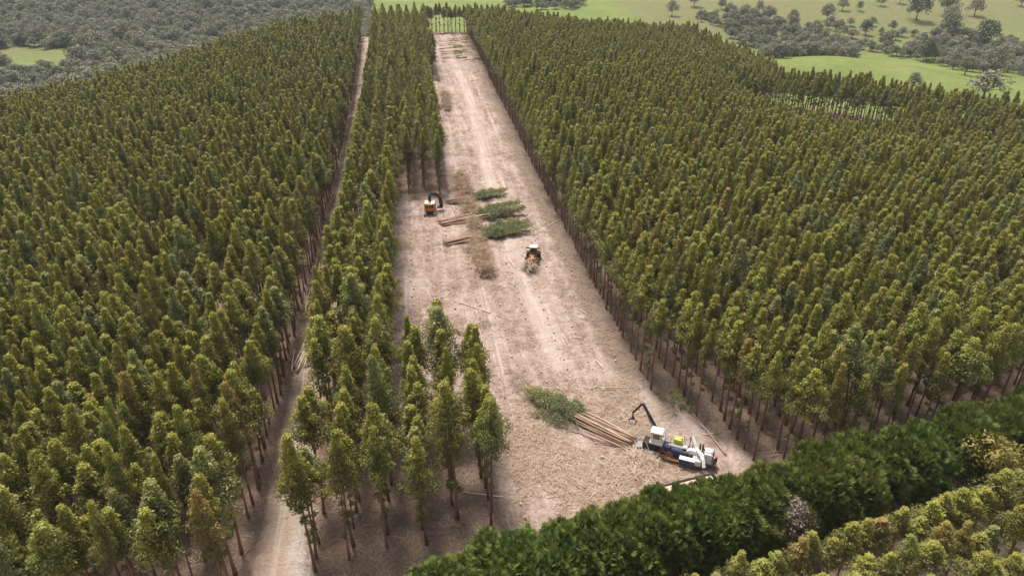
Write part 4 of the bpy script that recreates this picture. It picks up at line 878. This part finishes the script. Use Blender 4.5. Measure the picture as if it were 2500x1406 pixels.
MB().tube([(X_(8.6), .78, 2.2), (X_(7.6), .85, 1.5), (X_(7.1), .85, 1.3)], .07, 6).tube([(X_(8.7), .8, 1.9), (X_(7.4), .95, 1.1)], .06, 6).build('hose', M_RUST, ch)
MB().lathe([(.1, -.06), (.5, -.05), (.5, .05), (.1, .06)], (X_(7.0), .86, 1.35), 'Y', 16).build('drive_pulley', M_RUST, ch)
MB().box((X_(7.1), 1.15, .82), (X_(3.8), .5, .1)).build('walkway', M_RUST, ch); MB().lathe([(.22, 0), (.22, .5)], (X_(7.2), .45, 2.35), 'Z', 12).build('hydraulic_motor', M_GREY, ch)
tk = MB().box((X_(6.1), -.95, 2.75), (1.25, .85, .85)).build('spray_tank', M_LIME, ch, bevel=.16); MB().lathe([(.14, 0), (.14, .16)], (X_(6.1) - .4, -.95, 3.17), 'Z', 12).build('tank_cap', M_LIME, tk)
ts = MB()
for x_ in (-.5, .5):
    for y_ in (-.3, .3): ts.beam((X_(6.1) + x_, -.95 + y_, .9), (X_(6.1) + x_, -.95 + y_, 2.33), .07)
ts.box((X_(6.1), -.95, 2.3), (1.3, .9, .06)).build('tank_stand', M_BLACK, ch)
MB().box((X_(6.0), -.3, 2.4), (X_(2.2), 1.0, .06)).build('deck', M_GREY, ch)
MB().box((X_(4.6), 0, 1.6), (1.0, 1.5, 1.2)).box((X_(4.7), -.3, 2.3), (.7, .7, .4)).build('feed_roller_box', M_BLACK, ch, bevel=.03); MB().ell((X_(4.75), -.1, 2.5), (.4, .35, .3)).build('motor_cover', M_WHITE, ch, True)
dr = MB().lathe([(.25, -.32), (.9, -.32), (1.0, -.22), (1.0, .22), (.9, .32), (.25, .32)], (X_(3.55), .15, 1.75), 'Y', 22).build('chipper_drum', M_WHITE, ch, True)
MB().lathe([(.1, .33), (.3, .34), (.3, .42), (.1, .42)], (X_(3.55), .15, 1.75), 'Y', 14).build('drum_hub', M_RUST, dr)
tb = MB().box((X_(4.1), 1.35, 1.25), (X_(2.4), .75, .95)).build('tool_box', M_NAVY, ch, bevel=.03); MB().box((X_(4.1), 1.35, 1.76), (X_(2.45), .8, .07)).build('lid', M_WHITE, tb, bevel=.01)
MB().box((X_(2.6), .95, 1.35), (1.25, 1.0, .95)).box((X_(2.95), .6, 1.8), (.6, .6, .4)).build('clutch_cover', M_WHITE, ch, bevel=.08)
MB().box((X_(2.6), 1.1, .75), (1.4, .8, .5)).build('stabiliser', M_NAVY, ch, bevel=.03)
MB().beam((X_(4.0), -1.15, 3.9), (X_(3.0), -.1, 2.75), .42, .42).beam((X_(3.0), -.1, 2.75), (X_(2.15), .95, 2.75), .42, .42).beam((X_(2.15), .95, 2.75), (X_(1.55), 1.75, 2.45), .42, .4).beam((X_(1.55), 1.75, 2.45), (X_(1.3), 2.35, 1.75), .42, .36).build('discharge_chute', M_WHITE, ch, bevel=.05)
MB().tube([(X_(4.2), -.95, .95), (X_(4.2), -1.0, 3.95), (X_(3.75), -1.3, 3.95), (X_(3.7), -1.2, 1.2)], .07, 6).build('chute_frame', M_BLACK, ch)
eg = MB().prism([(X_(.35), 1.0), (X_(.35), 2.55), (X_(.6), 2.75), (X_(1.6), 2.75), (X_(1.75), 2.2), (X_(2.7), 2.0), (X_(2.7), 1.0)], -1.05, .55).build('engine_canopy', M_WHITE, ch, bevel=.12)
MB().ell((X_(1.1), -.25, 2.7), (.75, .6, .38), 14, 8).build('air_intake', M_WHITE, ch, True)
for x_, y_, h_ in ((2.05, -.6, 3.35), (2.5, -.75, 3.2), (1.75, -.1, 3.0), (2.35, .15, 2.75)): MB().tube([(X_(x_), y_, 1.9), (X_(x_), y_, h_), (X_(x_) + .14, y_, h_ + .15)], [.13, .13, .10], 8).build('exhaust_pipe', M_BLACK, ch)
MB().box((X_(.25), -.25, 1.7), (.14, 1.5, 1.5)).build('radiator_grille', M_BLACK, ch); MB().box((X_(-.15), .1, 1.1), (.5, 1.7, .5)).build('rear_bumper', M_BLACK, ch, bevel=.03)
MB().box((X_(-.25), -.5, 1.65), (.35, .4, .5)).build('fire_extinguisher_box', M_RED, ch, bevel=.05)
ld = MB()
for x_ in (1.05, 1.5): ld.tube([(X_(x_), .85, .4), (X_(x_), .72, 1.9)], .03, 5)
for k in range(4): ld.tube([(X_(1.05), .84 - .03 * k, .5 + .38 * k), (X_(1.5), .84 - .03 * k, .5 + .38 * k)], .025, 5)
ld.build('ladder', M_GREY, ch)
for x_, y_ in ((4.9, -1.0), (5.2, -1.3), (8.2, -.95)): MB().tube([(X_(x_), y_, .9), (X_(x_), y_, 3.6)], .035, 5).build('marker_post', M_BLACK, ch)
for x_ in (3.0, 1.2): MB().beam((X_(x_), .75, 0.0), (X_(x_), .7, 1.0), .22).box((X_(x_), .75, .05), (.5, .5, .1)).build('support_leg', M_BLACK, ch)
q = at_z(1546, 1052, 1.0); lay_tree((q[0] + 2.2, q[1] - .3, float(height(q[0], q[1])) + .1), math.pi - .15, 0, .30, 'small leafy gum top lying under the loader grapple', None)
# --- chip trailer, mostly behind the hedge
a = at_z(1566, 1197, 3.6); b = at_z(1650, 1176, 3.6); az2 = math.atan2(b[1] - a[1], b[0] - a[0]); gz2 = float(height(a[0], a[1]))
tl = empty('chip_trailer', (a[0], a[1], gz2), az2, 'open topped chip trailer whose rim shows above the conifer hedge', 'trailer')
L2, W2 = 11.0, 2.4
MB().box((L2 / 2, 0, 2.3), (L2, .1, 2.5)).box((L2 / 2, -W2, 2.3), (L2, .1, 2.5)).box((.05, -W2 / 2, 2.3), (.1, W2 - .1, 2.5)).box((L2 - .05, -W2 / 2, 2.3), (.1, W2 - .1, 2.5)).box((L2 / 2, -W2 / 2, 1.1), (L2 - .2, W2 - .1, .12)).build('bin', M_TRAILER, tl)
MB().box((L2 / 2, 0, 3.6), (L2 + .1, .16, .1)).box((L2 / 2, -W2, 3.6), (L2 + .1, .16, .1)).build('rim', M_BLACK, tl)
MB().box((L2 / 2, -W2 / 2, 3.1), (L2 - .3, W2 - .2, .7), taper=.9).build('load', M_CHIPS, tl)
for x_ in (1.2, 2.5, 8.6, 9.9):
    for y_, s_ in ((-.25, 1), (-W2 + .25, -1)): wheel(tl, (x_, y_, .52), .52, .4, s_, M_GREY, False)
MB().box((L2 / 2, -W2 / 2, .85), (L2, .9, .3)).build('chassis', M_BLACK, tl)

# ------------------------------------------------------------------ air between camera and hills
hz = MB().box((0, 550, 20), (3000, 2400, 220)); zlo = float(Z.min()) - 2
hz.v = [(x_, y_, zlo if z_ < 0 else 92.0) for x_, y_, z_ in hz.v]
hm, hn, hb = newmat('haze_air'); hn.nodes.remove(hb); pv = hn.nodes.new('ShaderNodeVolumePrincipled')
pv.inputs['Color'].default_value = (.74, .84, 1.0, 1); pv.inputs['Density'].default_value = .00009; pv.inputs['Anisotropy'].default_value = .2
hn.links.new(pv.outputs[0], hn.nodes['Material Output'].inputs['Volume'])
ho = hz.build('haze', hm); tag(ho, 'thin pale haze over the valleys', 'haze', kind='stuff')
